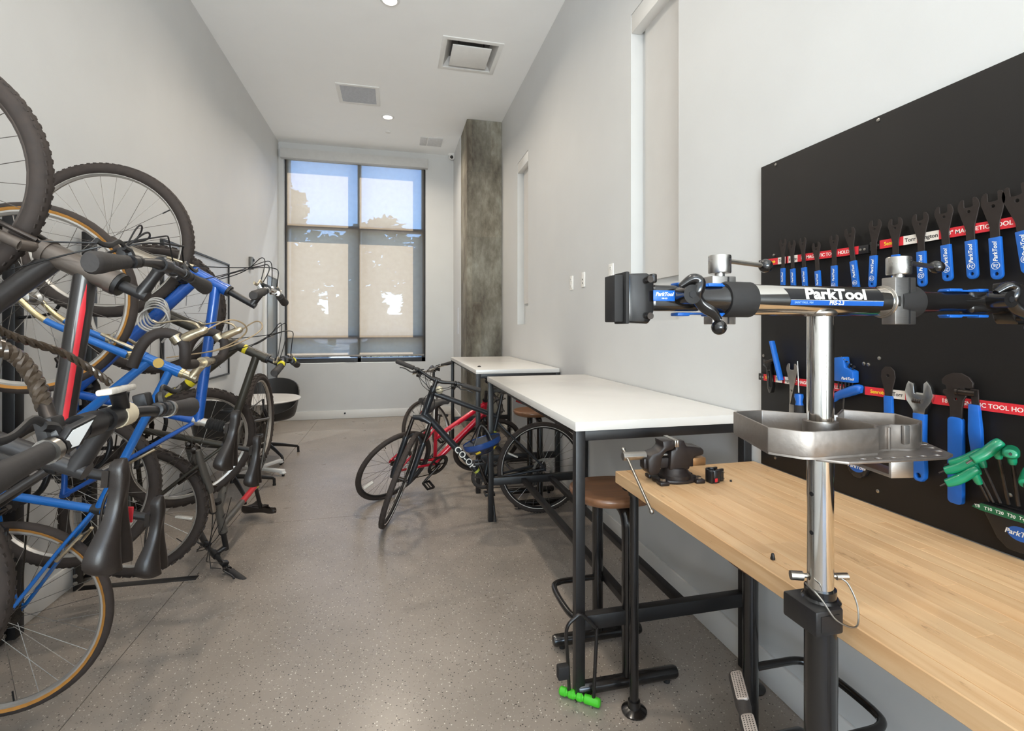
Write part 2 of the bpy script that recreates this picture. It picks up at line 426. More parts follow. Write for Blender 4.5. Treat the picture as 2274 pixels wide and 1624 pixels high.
t = gm.node_tree; t.nodes.clear(); o_ = t.nodes.new('ShaderNodeOutputMaterial'); tr = t.nodes.new('ShaderNodeBsdfTransparent'); gl = t.nodes.new('ShaderNodeBsdfGlossy'); mx = t.nodes.new('ShaderNodeMixShader')
tr.inputs[0].default_value = (.93, .96, .95, 1); gl.inputs['Roughness'].default_value = .02; mx.inputs[0].default_value = .05
t.links.new(tr.outputs[0], mx.inputs[1]); t.links.new(gl.outputs[0], mx.inputs[2]); t.links.new(mx.outputs[0], o_.inputs[0])
GLASS = gm
for x0, x1 in ((WX0 + .06, -.583), (-.527, WX1 - .06)):
    for z0, z1 in ((WZ0 + .07, 1.275), (1.325, 3.025), (3.085, WZ1 - .06)):
        MB().box(((x0 + x1) / 2, YG + .03, (z0 + z1) / 2), (x1 - x0, .008, z1 - z0)).build('pane', GLASS, win)
# roller shade: woven screen cloth that lets some light straight through and glows where the sun strikes it
sm = bpy.data.materials.new('screen_cloth'); sm.use_nodes = True; t = sm.node_tree; t.nodes.clear()
o_ = t.nodes.new('ShaderNodeOutputMaterial'); tr = t.nodes.new('ShaderNodeBsdfTransparent'); tl = t.nodes.new('ShaderNodeBsdfTranslucent'); df = t.nodes.new('ShaderNodeBsdfDiffuse')
tc = t.nodes.new('ShaderNodeTexCoord'); wv = t.nodes.new('ShaderNodeTexNoise'); wv.inputs['Scale'].default_value = 14; wv.inputs['Detail'].default_value = 3
t.links.new(tc.outputs['Object'], wv.inputs['Vector'])
mr = t.nodes.new('ShaderNodeValToRGB'); mr.color_ramp.elements[0].color = rgb(190, 166, 142); mr.color_ramp.elements[1].color = rgb(208, 186, 162)
t.links.new(wv.outputs['Fac'], mr.inputs[0]); t.links.new(mr.outputs[0], tl.inputs[0]); df.inputs[0].default_value = rgb(112, 106, 100)
m1 = t.nodes.new('ShaderNodeMixShader'); m1.inputs[0].default_value = .40; t.links.new(tl.outputs[0], m1.inputs[1]); t.links.new(df.outputs[0], m1.inputs[2])
m2 = t.nodes.new('ShaderNodeMixShader'); m2.inputs[0].default_value = .70; tr.inputs[0].default_value = (.30, .32, .37, 1)
t.links.new(tr.outputs[0], m2.inputs[1]); t.links.new(m1.outputs[0], m2.inputs[2]); t.links.new(m2.outputs[0], o_.inputs[0])
YS = YF + .07
sh = empty('roller_shade', 'grey screen cloth roller shade drawn nearly down over the tall window', 'window shade', loc=((WX0 + WX1) / 2, YS, WZ0))
so_ = Vector(((WX0 + WX1) / 2, YS, WZ0))
MB().add([(WX0 + .018, YS, 1.0), (WX1 - .018, YS, 1.0), (WX1 - .018, YS, WZ1 + .02), (WX0 + .018, YS, WZ1 + .02)], [(0, 1, 2, 3)]).build('shade_cloth', sm, sh, off=so_)
MB().box((so_.x, YS, .995), (WX1 - WX0 - .04, .012, .028)).build('hem_bar', mat('hem_bar_fabric', rgb(150, 146, 142), .7), sh, off=so_, bevel=.003)
MB().box((so_.x, YF - .055, 4.125), (WX1 - WX0 + .06, .11, .145)).build('headbox', mat('headbox_aluminium', rgb(196, 195, 193), .5, 0, .03, 20), sh, off=so_, bevel=.004)
# baseboards
BBH = .13
struct(MB().box((XL + .007, (YF + YB) / 2, BBH / 2 + .002), (.014, YF - YB, BBH)).build('baseboard_left', TRIM, bevel=.003))
struct(MB().box(((XL + .965) / 2, YF - .007, BBH / 2 + .002), (.965 - XL, .014, BBH)).build('baseboard_far', TRIM, bevel=.003))
struct(MB().box((XR - .007, (6.74 + YB) / 2, BBH / 2 + .002), (.014, 6.74 - YB, BBH)).build('baseboard_right', TRIM, bevel=.003))
struct(MB().box((.957, 7.8, BBH / 2 + .002), (.014, .86, BBH)).build('baseboard_return', TRIM, bevel=.003))
# glazed door at the far end of the left wall
dr = struct(MB().box((XL + .012, 7.38, 1.13), (.03, .10, 2.26)).build('door_1', TRIM, bevel=.004))
MB().box((XL + .012, 8.14, 1.13), (.03, .08, 2.26)).build('door_jamb', TRIM, dr, bevel=.004)
MB().box((XL + .012, 7.77, 2.22), (.03, .68, .09)).build('door_head', TRIM, dr, bevel=.004)
MB().box((XL + .006, 7.77, 1.1), (.012, .68, 2.16)).build('door_leaf', mat('grey_glass', rgb(118, 124, 128), .12, 0, .05, 4), dr)
MB().box((XL + .014, 7.47, 1.1), (.02, .05, 2.12)).build('stile', mat('door_metal', rgb(92, 92, 94), .4, .5), dr)
MB().box((XL + .014, 8.06, 1.1), (.02, .05, 2.12)).build('stile', _mats['door_metal'], dr)
# ---------------------------------------------------------------- ceiling fittings
LAMP = bpy.data.materials.new('lamp_glow'); LAMP.use_nodes = True
t = LAMP.node_tree; t.nodes.clear(); o_ = t.nodes.new('ShaderNodeOutputMaterial'); em = t.nodes.new('ShaderNodeEmission'); em.inputs[0].default_value = (1, .93, .82, 1); em.inputs[1].default_value = 4.0
t.links.new(em.outputs[0], o_.inputs[0])
FIT = mat('white_fitting', rgb(232, 231, 228), .45, 0, .02, 20)
def downlight(x, y, lab, k=1.0):
    r = empty('downlight', lab, 'ceiling light', loc=(x, y, ZC))
    MB().ring((0, 0, 0), .075, [(-.012, -.012), (.0, -.012), (.012, -.002), (.012, .004), (-.012, .004)], 'Z', 32).build('trim_ring', FIT, r)
    MB().lathe([(.0, -.004), (.062, -.004), (.062, .004)], n=28).build('lens', LAMP, r)
    ld = bpy.data.lights.new('downlight_lamp', 'AREA'); ld.shape = 'DISK'; ld.size = .12; ld.energy = LAMP_W * k; ld.color = LAMP_C; ld.spread = math.radians(150)
    lo = bpy.data.objects.new('downlight_lamp', ld); col.objects.link(lo); lo.parent = r; lo.location = (0, 0, -.016)
downlight(-.09, 6.93, 'small round white downlight glowing beyond the ceiling grille, toward the window', 2.0)
downlight(-.04, 4.46, 'small round white downlight at the upper edge of the view, before the square diffuser', 1.5)
for y, l_ in ((1.98, 'small round white ceiling downlight over the workbench end, out of view'), (-.5, 'small round white ceiling downlight just behind the camera'), (-2.6, 'small round white ceiling downlight near the back wall behind the camera')): downlight(-.03, y, l_, .9)
sp = MB().lathe([(0, -.012), (.035, -.012), (.042, -.006), (.042, .002)], n=24).build('sprinkler_cover', FIT)
sp.location = pix(862, 293, Z=ZC); tag(sp, 'small white round sprinkler cover in the ceiling between the lit downlight and window', 'sprinkler cover')
# square supply diffuser
dc = Vector((.775, 5.19, ZC)); dv = empty('air_diffuser', 'square white plaque air diffuser in the ceiling nearest the camera', 'ceiling vent', loc=dc)
def sqring(ho, hi, z0, z1): # square frame
    return [(-ho, -ho), (ho, -ho), (ho, ho), (-ho, ho)], [[(-hi, -hi), (hi, -hi), (hi, hi), (-hi, hi)]]
a, h = sqring(.31, .262, 0, 0); MB().prism(a, -.008, .002, None, h).build('flange', FIT, dv, bevel=.002)
cone = MB()
for k in range(4): cone.add([(-.262, -.262, -.002), (.262, -.262, -.002), (.2, -.2, .085), (-.2, -.2, .085)], [(0, 1, 2, 3)], Matrix.Rotation(PI / 2 * k, 4, 'Z'))
cone.build('throat', mat('diffuser_inner', rgb(196, 195, 193), .5, 0, .04, 20), dv)
MB().box((0, 0, .098), (.56, .56, .02)).build('backing', mat('dark_throat', rgb(110, 109, 108), .7), dv)
MB().box((0, 0, -.012), (.40, .40, .012)).build('plaque', FIT, dv, bevel=.004)
hg = MB()
for sx in (-.13, .13):
    for sy in (-.13, .13): hg.cyl((sx, sy, -.008), (sx, sy, .09), .004, 8)
hg.build('hanger', DARKSTEEL, dv)
gv = empty('air_grille', 'rectangular white return air grille with fine grey bars in the ceiling', 'ceiling vent', loc=(-.43, 6.36, ZC))
MB().prism([(-.25, -.255), (.25, -.255), (.25, .255), (-.25, .255)], -.01, .002, None, [[(-.205, -.215), (.205, -.215), (.205, .215), (-.205, .215)]]).build('frame', FIT, gv, bevel=.002)
MB().box((0, 0, .0), (.42, .44, .004)).build('backing', mat('grille_back', rgb(150, 150, 152), .7), gv)
ls = MB()
for k in range(26): ls.box((0, -.21 + .0168 * k, -.005), (.41, .004, .008))
ls.build('louvre', mat('grille_bar', rgb(200, 200, 202), .5), gv, kind='stuff')
pv = empty('flush_grille', 'flat white two-panel grille in the ceiling corner near the security camera', 'ceiling vent', loc=(.55, 7.70, ZC))
MB().box((-.115, 0, -.004), (.105, .34, .01)).build('panel', mat('flush_panel', rgb(214, 214, 214), .6), pv, bevel=.002)
MB().box((.06, 0, -.004), (.215, .34, .01)).build('panel', _mats['flush_panel'], pv, bevel=.002)
# security camera
sc = empty('security_camera', 'small white dome security camera in the far ceiling corner beside the window', 'camera', loc=(.925, 8.18, ZC))
MB().lathe([(.0, -.03), (.055, -.03), (.06, -.02), (.06, .0)], n=24).build('mount', FIT, sc)
MB().sphere((0, -.02, -.055), (.052, .052, .045), 20, 12).build('housing', FIT, sc)
MB().sphere((-.01, -.055, -.065), .028, 14, 10).build('lens_dome', BLACKGLOSS, sc)
# made-up window and upward fill light behind the camera, added to brighten the room
win_added = struct(MB().box(((XL + XR) / 2, YB - .06, 1.64), (.06, .08, 3.08)).build('window_added', WINF))
for x0, x1 in ((XL + .4, -.17), (-.11, XR - .4)): MB().box(((x0 + x1) / 2, YB - .06, 1.64), (x1 - x0, .008, 3.08)).build('pane', GLASS, win_added)
ad = bpy.data.lights.new('added_fill_light', 'AREA'); ad.shape = 'RECTANGLE'; ad.size = 2.3; ad.size_y = 3.0; ad.energy = FILL_W; ad.color = (.90, .95, 1.0)
ao = bpy.data.objects.new('added_fill_light', ad); col.objects.link(ao); ao.location = ((XL + XR) / 2, YB - .2, 1.64); ao.rotation_euler = (PI / 2 + 1.1, 0, 0)
# wall plates
OUT = mat('outlet_plastic', rgb(236, 234, 229), .35, 0, .01, 20)
def outlet(y, z, lab, kind):
    o = empty('wall_outlet', lab, 'outlet', loc=(XR, y, z))
    MB().prism(rrect(.072, .118, .006), 0, .006, frame((0, 0, 0), (0, -1, 0), (-1, 0, 0))).build('cover_plate', OUT, o, bevel=.0015)
    sl_ = MB()
    for zz in (-.028, .028) if kind else (0,):
        if kind:
            MB().prism(rrect(.032, .028, .009), 0, .0085, frame((0, 0, zz), (0, -1, 0), (-1, 0, 0))).build('socket', OUT, o)
            for yy in (-.007, .007): sl_.box((-.009, yy, zz + .003), (.001, .0025, .008))
            sl_.box((-.009, 0, zz - .008), (.001, .004, .004))
        else:
            for q in (-.026, .002): sl_.box((-.0068, 0, q), (.002, .010, .012))
    sl_.build('slots', BLACKP, o)
outlet(3.945, 1.815, 'white duplex wall outlet at far end of the row of three above the tables', 1)
outlet(3.68, 1.818, 'white data jack plate in the middle of the row of three wall plates', 0)
outlet(3.16, 1.82, 'white duplex wall outlet just left of the near tall wall recess', 1)
fo = empty('floor_outlet', 'tiny dark cable nub on the baseboard under the window', 'outlet', loc=(-.767, YF - .014, .085))
MB().prism(circ(0, 0, .014, 14), 0, .008, frame((0, 0, 0), (1, 0, 0), (0, -1, 0))).build('grommet', BLACKP, fo)
MB().tube([(0, -.008, 0), (0, -.02, -.004)], .005, 8).build('plug', BLACKP, fo)
# framed line drawing and door bracket on the left wall
pf = empty('framed_picture', 'large thin-framed grey line drawing hung on the left wall behind the bikes', 'picture', loc=(XL, 5.07, 1.53))
MF = frame((0, 0, 0), (0, 1, 0), (1, 0, 0)); wv, hv = 1.56, 1.18
MB().prism(rrect(wv, hv, .002, 1), 0, .025, MF, [rrect(wv - .03, hv - .03, .002, 1)]).build('frame', BLACK, pf)
MB().prism(rrect(wv - .03, hv - .03, .002, 1), .004, .010, MF).build('print', mat('print_paper', rgb(196, 198, 202), .35, 0, .04, 12), pf)
ln = MB(); rr = random.Random(3)
for k in range(16):
    x0, y0 = rr.uniform(-.7, .7), rr.uniform(-.5, .5); an = rr.choice((.6, .7, -.5, 1.4)); l_ = rr.uniform(.1, .35)
    p0 = Vector((max(-.74, min(.74, x0)), max(-.55, min(.55, y0)), .0108)); p1 = Vector((max(-.74, min(.74, x0 + l_ * math.cos(an))), max(-.55, min(.55, y0 + l_ * math.sin(an))), .0108))
    ln.tube([p0, p1], .0022, 4, M=MF)
ln.build('drawn_lines', mat('grey_ink', rgb(90, 92, 98), .7), pf)
br_ = empty('wall_bracket', 'small grey metal wall plate above the framed drawing, near the door', 'wall plate', loc=(XL, 6.69, 2.24))
MB().box((.02, 0, 0), (.04, .09, .15)).build('body', mat('bracket_grey', rgb(112, 112, 110), .4, .5), br_, bevel=.006)
MB().box((.045, .02, .04), (.012, .03, .03)).build('button', BLACKP, br_, bevel=.004)
MB().box((.044, -.02, -.03), (.01, .02, .05)).build('latch', STEEL, br_, bevel=.003)
# ---------------------------------------------------------------- outdoors
LAWN = mat('dry_lawn', rgb(122, 118, 84), .9, 0, .3, 2)
struct(MB().box((0, 60, -.25), (160, 103, .3)).build('ground', mat('pale_concrete', rgb(170, 170, 168), .9, 0, .15, 3)))
LEAF = mat('tree_leaf', rgb(86, 92, 58), .8, 0, .5, 1.2); BARK = mat('bark', rgb(70, 60, 50), .9)
def tree(x, y, h, w, lab, seed):
    r = random.Random(seed); o = empty('street_tree', lab, 'tree', loc=(x, y, -.1), group='trees across the street')
    MB().tube(smooth([(0, 0, 0), (.1, 0, h * .25), (-.05, .1, h * .5)], 4), [h * .035] * 9, 8).build('trunk', BARK, o)
    lf = MB()
    for k in range(1100):
        a, e = r.uniform(0, 2 * PI), r.uniform(-1, 1); rad = r.uniform(.55, 1) ** .5
        cl = r.choice(((0, 0, .62, 1), (.45, .1, .55, .7), (-.45, 0, .58, .75), (.15, -.2, .8, .6), (-.2, .2, .78, .6)))
        p = Vector((w * (cl[0] + .55 * cl[3] * rad * math.cos(a) * (1 - e * e) ** .5), w * (cl[1] + .5 * cl[3] * rad * math.sin(a) * (1 - e * e) ** .5), h * (cl[2] + .24 * cl[3] * rad * e)))
        s_ = h * r.uniform(.02, .042); M = Matrix.Translation(p) @ Matrix.Rotation(r.uniform(0, 6), 4, 'Z') @ Matrix.Rotation(r.uniform(-1.2, 1.2), 4, 'X')
        lf.add([(-s_, -s_ * .6, 0), (s_, -s_ * .7, s_ * .2), (s_ * .9, s_ * .6, 0), (-s_ * .8, s_ * .7, s_ * .25)], [(0, 1, 2, 3)], M)
    lf.build('crown', LEAF, o, flat=True, kind='stuff')
tree(-7.6, 33, 11.0, 5.0, 'tall leafy tree outside behind the left pane of the window', 1)
tree(-1.4, 39.5, 10.6, 4.8, 'rounded leafy tree outside behind the right pane of the window', 2)
tree(-5.4, 46, 10.4, 5.2, 'leafy tree outside behind the middle bar of the window', 3)
tree(-14.2, 53, 13.0, 6.5, 'tall leafy tree outside at the far side of the left pane', 4)
tree(3.6, 60, 13.6, 7.0, 'tall leafy tree outside at the far side of the right pane', 5)
for k, x in enumerate((-8.6, -5.2, -1.8, 1.6)):
    r = random.Random(40 + k); o = empty('hedge_bush', ('broad dark bush outside low behind the left pane', 'broad dark bush outside low by the left middle of the window', 'broad dark bush outside low by the right middle of the window', 'broad dark bush outside low behind the right pane')[k], 'bush', loc=(x, 27.5 + 1.2 * (k % 2), -.1), group='bushes across the street')
    lf = MB()
    for q in range(520):
        a, e = r.uniform(0, 2 * PI), r.uniform(-.2, 1); rad = r.uniform(.5, 1)
        p = Vector((1.5 * rad * math.cos(a) * (1 - .5 * e), .9 * rad * math.sin(a) * (1 - .5 * e), 2.0 + 1.7 * e * rad)); s_ = r.uniform(.2, .42)
        lf.add([(-s_, -s_ * .6, 0), (s_, -s_ * .7, s_ * .2), (s_ * .9, s_ * .6, 0), (-s_ * .8, s_ * .7, s_ * .25)], [(0, 1, 2, 3)], Matrix.Translation(p) @ Matrix.Rotation(r.uniform(0, 6), 4, 'Z') @ Matrix.Rotation(r.uniform(-1.2, 1.2), 4, 'X'))
    lf.build('foliage', LEAF, o, flat=True, kind='stuff'); MB().tube([(0, 0, 0), (0, 0, 1.9)], .12, 8).build('trunk', BARK, o)
for k, (x, c_) in enumerate(((-4.6, rgb(70, 72, 78)), (.3, rgb(46, 46, 50)))):
    o = empty('parked_car', ('grey parked car outside behind the lower left pane', 'dark parked car outside behind the lower right pane')[k], 'car', loc=(x, 21 + k, -.1))
    M = frame((0, 0, 0), (1, 0, 0), (0, -1, 0))
    MB().prism([(-2.1, .35), (2.1, .35), (2.15, .8), (1.5, .95), (.9, 1.42), (-.9, 1.45), (-1.5, .98), (-2.1, .9)], -.85, .85, M).build('body', mat('car_paint_%d' % k, c_, .25, .2, .02, 3), o, bevel=.06)
    MB().prism([(-1.3, .98), (1.3, .96), (.82, 1.36), (-.82, 1.38)], -.86, .86, M).build('side_glass', BLACKGLOSS, o)
    for xx in (-1.3, 1.3): MB().torus((xx, -.8, .33), .24, .1, 'Y', 24, 8).lathe([(.0, -.1), (.2, -.1), (.2, .1), (0, .1)], zframe((xx, -.8, .33), (0, 1, 0)), 20).build('wheel', TYRE, o)
hs = empty('low_building', 'long low pale building across the street beyond the window', 'building', loc=(-5, 82, -.1))
MB().box((0, 0, 1.7), (44, 8, 3.4)).build('wall', mat('stucco', rgb(120, 114, 108), .9, 0, .08, 1), hs)
MB().box((0, -.4, 3.5), (45, 9.4, .3)).build('roof', mat('flat_roof', rgb(110, 104, 100), .9), hs)
for k in range(9): MB().box((-16 + 4 * k, -4.02, 1.7), (1.6, .1, 1.5)).build('window', BLACKGLOSS, hs)
for k, (x, y) in enumerate(((-3.1, 12.5), (-.55, 12.8))):
    r = random.Random(k); g = MB()
    for q in range(70):
        a = r.uniform(0, 6.28); l_ = r.uniform(.25, .55); le = r.uniform(.15, .9)
        d = Vector((math.cos(a) * le, math.sin(a) * le, 1)).normalized()
        g.tube([Vector((0, 0, 0)), d * l_ * .6, d * l_ + Vector((math.cos(a), math.sin(a), -.3)) * l_ * .15], [.006, .006, .001], 4)
    o = g.build('grass_tuft', mat('straw', rgb(196, 172, 104), .9, 0, .2, 5)); o.location = (x, y, -.1); o['kind'] = 'thing'
    tag(o, ('straw coloured grass tuft outside under the left pane', 'straw coloured grass tuft outside under the right pane')[k], 'plant', 'grass tufts outside the window')
# ================================================================ bicycles
# bike frame of reference: x forward, y to the rider's left, z up, rear axle over x = 0, ground at z = 0
FRAMES = {}
def knobs(mb, c, R, rows, n, w, hgt, ln, T=None):
    for i in range(n):
        for j, y in enumerate(rows):
            a = 2 * PI * (i + (.5 if j % 2 else 0)) / n
            M = Matrix.Translation(c) @ Matrix.Rotation(-a, 4, 'Y') @ Matrix.Translation((R - abs(y) * .35, y, 0)) @ Matrix.Rotation(.25 * (1 if y > 0 else -1), 4, 'X')
            mb.box((0, 0, 0), (hgt, w, ln), M)
def wheel(root, c, P, T, rear, wname):
    R, tw = P['R'], P['tw']
    side = P.get('side'); Rt = R - tw
    m = MB(T).torus(c, Rt, tw, 'Y', 56, 10)
    tyre = m.build('tyre', P.get('tyre', TYRE), root)
    if P.get('knob'):
        k = MB(T); w = tw * .42
        knobs(k, c, R + .0, (-tw * .62, 0, tw * .62) if P['knob'] > 1 else (-tw * .5, tw * .5), 46 if P['knob'] > 1 else 88, w * (1 if P['knob'] > 1 else .7), .008 if P['knob'] > 1 else .003, 2 * PI * R / (46 if P['knob'] > 1 else 88) * .5)
        k.build('tread', P.get('tyre', TYRE), tyre, flat=True, kind='stuff')
    if side:
        b = MB(T)
        for s in (-1, 1):
            prof = []
            for q in (100, 128, 155, 178): prof.append(((tw + .0012) * math.cos(math.radians(q)), s * (tw + .0012) * math.sin(math.radians(q))))
            for q in (178, 155, 128, 100): prof.append(((tw - .002) * math.cos(math.radians(q)), s * (tw - .002) * math.sin(math.radians(q))))
            b.ring(c, Rt, prof, 'Y', 56)
        b.build('sidewall', side, tyre)
    if P.get('stripe'):
        b = MB(T)
        for s in (-1, 1): b.ring(c, Rt, [((tw + .0012) * math.cos(math.radians(q)), s * (tw + .0012) * math.sin(math.radians(q))) for q in (132, 140, 148)] + [((tw - .002) * math.cos(math.radians(q)), s * (tw - .002) * math.sin(math.radians(q))) for q in (148, 132)], 'Y', 56)
        b.build('reflective_stripe', WHITEP, tyre)
    rr = Rt - tw * .55; hw = min(.012, tw * .7)
    rim = MB(T).ring(c, rr, [(.006, -hw), (.006, hw), (-.010, hw), (-.018, hw * .35), (-.018, -hw * .35), (-.010, -hw)], 'Y', 56).build('rim', P.get('rim', RIMSILVER), root)
    sp = MB(T); ri = rr - .018; n = P.get('spokes', 28); oy = .034
    for i in range(n):
        a = 2 * PI * i / n; s = 1 if i % 2 else -1; da = (.85 if (i // 2) % 2 else -.85) * (0.45 if not rear else .55)
        h = (c[0] + .021 * math.cos(a + da * 3), c[1] + s * oy * (.8 if (rear and s < 0) else 1), c[2] + .021 * math.sin(a + da * 3)); e = (c[0] + ri * math.cos(a), c[1], c[2] + ri * math.sin(a))
        sp.tube([h, e], .0011, 3, cap=False)
    sp.build('spokes', P.get('spoke', SPOKE), rim, kind='stuff')
    hb = MB(T).lathe([(.004, -.055), (.009, -.055), (.009, -.045), (.012, -.042), (.024, -.036), (.024, -.031), (.014, -.024), (.013, .024), (.024, .031), (.024, .036), (.012, .042), (.009, .045), (.009, .055), (.004, .055)], zframe(c, (0, 1, 0)), 18)
    hb.build('hub', P.get('hub', DARKSTEEL), rim)
    vs = MB(T); a = P.get('valve', 1.1); d = Vector((math.cos(a), 0, math.sin(a))); cc = Vector(c)
    vs.tube([cc + d * (ri + .004), cc + d * (ri - .035)], .003, 6).build('valve', BLACK, rim)
    for a in P.get('refl', ()):
        d = Vector((math.cos(a), 0, math.sin(a))); u = Vector((-math.sin(a), 0, math.cos(a)))
        MB(T).box((0, 0, 0), (.085, .026, .012), frame(cc + d * (ri - .05), d, (0, 1, 0)) @ Matrix.Rotation(PI / 2, 4, 'X')).build('reflector', CLEAR, rim, bevel=.003)
    if P.get('disc'):
        MB(T).ring(c, .078, [(.0, .044), (.002, .046), (-.016, .046), (-.016, .044)], 'Y', 40).build('brake_disc', STEEL, rim)
def saddle_mesh(T, c, L=.27, W=.15, tilt=0.0, nose=.021):
    M = Matrix.Translation(c) @ Matrix.Rotation(tilt, 4, 'Y')
    rings = []; N = 25
    for i in range(21):
        t = i / 20; x = -L * .5 + L * t
        w = nose + (W / 2 - nose) * (.5 + .5 * math.cos(PI * min(1, t / .70))) ** 1.15
        dep = .036 + .032 * (.5 + .5 * math.cos(PI * min(1, t / .55)))
        if t < .16: k = math.sin(PI / 2 * (.12 + .88 * t / .16)) ** .7; w *= .55 + .45 * k; dep *= .45 + .55 * k
        if t > .90: k = math.cos((t - .90) / .10 * 1.35) ** .6; w *= k; dep *= .4 + .6 * k
        top = .010 * (1 - t / .5) ** 2 if t < .5 else 0
        top -= .010 * max(0, (t - .75) / .25) ** 2
        ring = []
        for k in range(N):
            a = PI * (1.10 * k / (N - 1) - .05); y = w * math.cos(a) * (1 if math.sin(a) > 0 else .97); s = max(0, math.sin(a))
            lobes = .009 * math.exp(-((abs(y) - w * .52) / (w * .36 + 1e-4)) ** 2) * max(0, 1 - t * 1.8)
            g = .016 * math.exp(-(y / (.010 + .006 * (1 - t))) ** 2) * max(0, min(1, (1 - t) * 2.2 - .5)) * s
            ring.append((x - .012 * (1 - t) * (abs(y) / (W / 2)) ** 2 * (1 if t < .2 else 0), y, top - dep + dep * s ** .46 + lobes * s - g + (math.sin(a) * .02 if math.sin(a) < 0 else 0)))
        ring += [(x, -w * .5, top - dep + .006), (x, w * .5, top - dep + .006)]
        rings.append(ring)
    return MB(T @ M if T is not None else M).loft(rings)
def lever(T, side, p, d, m):
    """clamp, body and blade of a flat-bar brake lever at p on the bar, blade along d"""
    d = Vector(d).normalized(); p = Vector(p); fw = Vector((1, 0, -.35)).normalized()
    b = MB(T); b.tube([p - d * .011, p + d * .011], .0165, 12)
    b.tube(smooth([p + fw * .012, p + fw * .028 + d * .004, p + fw * .036 + d * .022], 3), [.010, .010, .0095, .009, .008, .008, .007], 8)
    return b, smooth([p + fw * .036 + d * .014, p + fw * .050 + d * .035, p + fw * .040 + d * .075, p + fw * .042 + d * .105, p + fw * .050 + d * .125], 4)
def bike(P, M, name, label, group=None):
    root = empty(name, label, 'bicycle', M, group=group)
    R = P['R']; wb = P['wb']; bb = Vector((P['bb'][0], 0, P['bb'][1])); sc = Vector((P['sc'][0], 0, P['sc'][1]))
    hb = Vector((P['hb'][0], 0, P['hb'][1])); ht = Vector((P['ht'][0], 0, P['ht'][1]))
    ra = Vector((0, 0, R)); fa = Vector((wb, 0, P.get('fz', R))); ax = (ht - hb).normalized()
    TS = Matrix.Translation(hb) @ Matrix.Rotation(P.get('steer', 0), 4, ax) @ Matrix.Translation(-hb)
    FM, FK = P['frame'], P.get('fork', P['frame']); tr = P.get('tr', .018); td = P.get('td', tr * 1.15); th = P.get('th', .021)
    # frame
    f = MB(); L = (ht - hb).length
    f.tube([hb - ax * .004, ht + ax * .004], [th, th], 16); f.tube([hb - ax * .006, hb + ax * .012], th * 1.12, 16); f.tube([ht - ax * .012, ht + ax * .006], th * 1.12, 16)
    fr_ = f.build('head_tube', P.get('headmat', FM), root)
    tta = ht - ax * P.get('ttd', .03); dta = hb + ax * P.get('dtd', .03)
    tte = Vector((P['tte'][0], 0, P['tte'][1])) if 'tte' in P else sc
    tt = MB().tube(smooth([tta, tta.lerp(tte, .5) + Vector((0, 0, P.get('ttbow', 0))), tte], 5), tr, 14).build('top_tube', FM, root)
    dt = MB().tube([dta, dta.lerp(bb, .5), bb], [td, td * 1.02, td], 14).build('down_tube', FM, root)
    st = MB().tube([bb, sc + (sc - bb).normalized() * .02], P.get('ts', .0165), 14).build('seat_tube', FM, root)
    MB().tube([bb - Vector((0, .036, 0)), bb + Vector((0, .036, 0))], .021, 16).build('bottom_bracket', FM, root)
    cs = P.get('cr', .0095)
    for s in (-1, 1):
        e = ra + Vector((0, s * .062, 0))
        MB().tube(smooth([bb + Vector((-.01, s * .024, 0)), bb.lerp(ra, .35) + Vector((0, s * .04, 0)), e + Vector((.02, 0, 0)), e], 4), cs, 10).build('chain_stay', FM, root)
        ssu = Vector((P['sst'][0], 0, P['sst'][1])) if 'sst' in P else sc
        MB().tube(smooth([ssu + Vector((-.006, s * .012, -.012)), ssu.lerp(ra, .35) + Vector((0, s * .036, 0)), e + Vector((.012, 0, .03)), e], 4), P.get('sr', .008), 10).build('seat_stay', FM, root)
        MB().prism([(-.018, -.014), (.02, -.012), (.03, .004), (.012, .03), (-.01, .022), (-.02, .004)], -.003, .003, Matrix.Translation(e) @ Matrix.Rotation(PI / 2, 4, 'X')).build('dropout', P.get('dropmat', FM), root)
    # fork
    cw = .05 if P.get('sus') else .045
    crown = hb - ax * .016; fd = fa - crown
    if P.get('sus'):
        off = fd - ax * fd.dot(ax); up = crown + off * .75
        k = MB(TS); k.tube([up + Vector((0, -cw - .018, 0)), up + ax * .012 + Vector((0, -.025, 0)), up + ax * .014, up + ax * .012 + Vector((0, .025, 0)), up + Vector((0, cw + .018, 0))], [.018, .022, .027, .022, .018], 12)
        k.tube([crown - ax * .01, hb], th * .9, 12)
        fk = k.build('fork_crown', P.get('crownmat', FK), root)
        ln = abs(fd.dot(ax))
        for s in (-1, 1):
            a = up + Vector((0, s * (cw + .016), 0)); b_ = fa + Vector((0, s * (cw + .016), 0)) - off * .0
            lowtop = a - ax * ln * .36
            MB(TS).tube([a, lowtop - ax * .02], .0145, 12).build('stanchion', P.get('stan', ALU), fk)
            MB(TS).tube([lowtop + ax * .012, lowtop, lowtop - ax * .02, b_ + ax * .03, b_ - ax * .012], [.0195, .022, .021, .0185, .012], 12).build('lower_leg', FK, fk)
        a = up - ax * ln * .40
        fwd = Vector((0, 1, 0)).cross(ax)
        MB(TS).tube(smooth([a + Vector((0, -cw - .016, 0)), a + fwd * .03 + ax * .05 + Vector((0, -cw * .7, 0)), a + fwd * .034 + ax * .068, a + fwd * .03 + ax * .05 + Vector((0, cw * .7, 0)), a + Vector((0, cw + .016, 0))], 5), .011, 10).build('fork_arch', FK, fk)
    else:
        k = MB(TS); k.tube([crown + ax * .004, hb], th * .95, 12); k.tube(smooth([crown + Vector((0, -cw - .012, -.012)), crown + Vector((0, -.025, .004)), crown + Vector((0, .025, .004)), crown + Vector((0, cw + .012, -.012))], 3), .015, 10)
        fk = k.build('fork_crown', P.get('crownmat', FK), root)
        sp_ = P.get('tipsplit', 0)
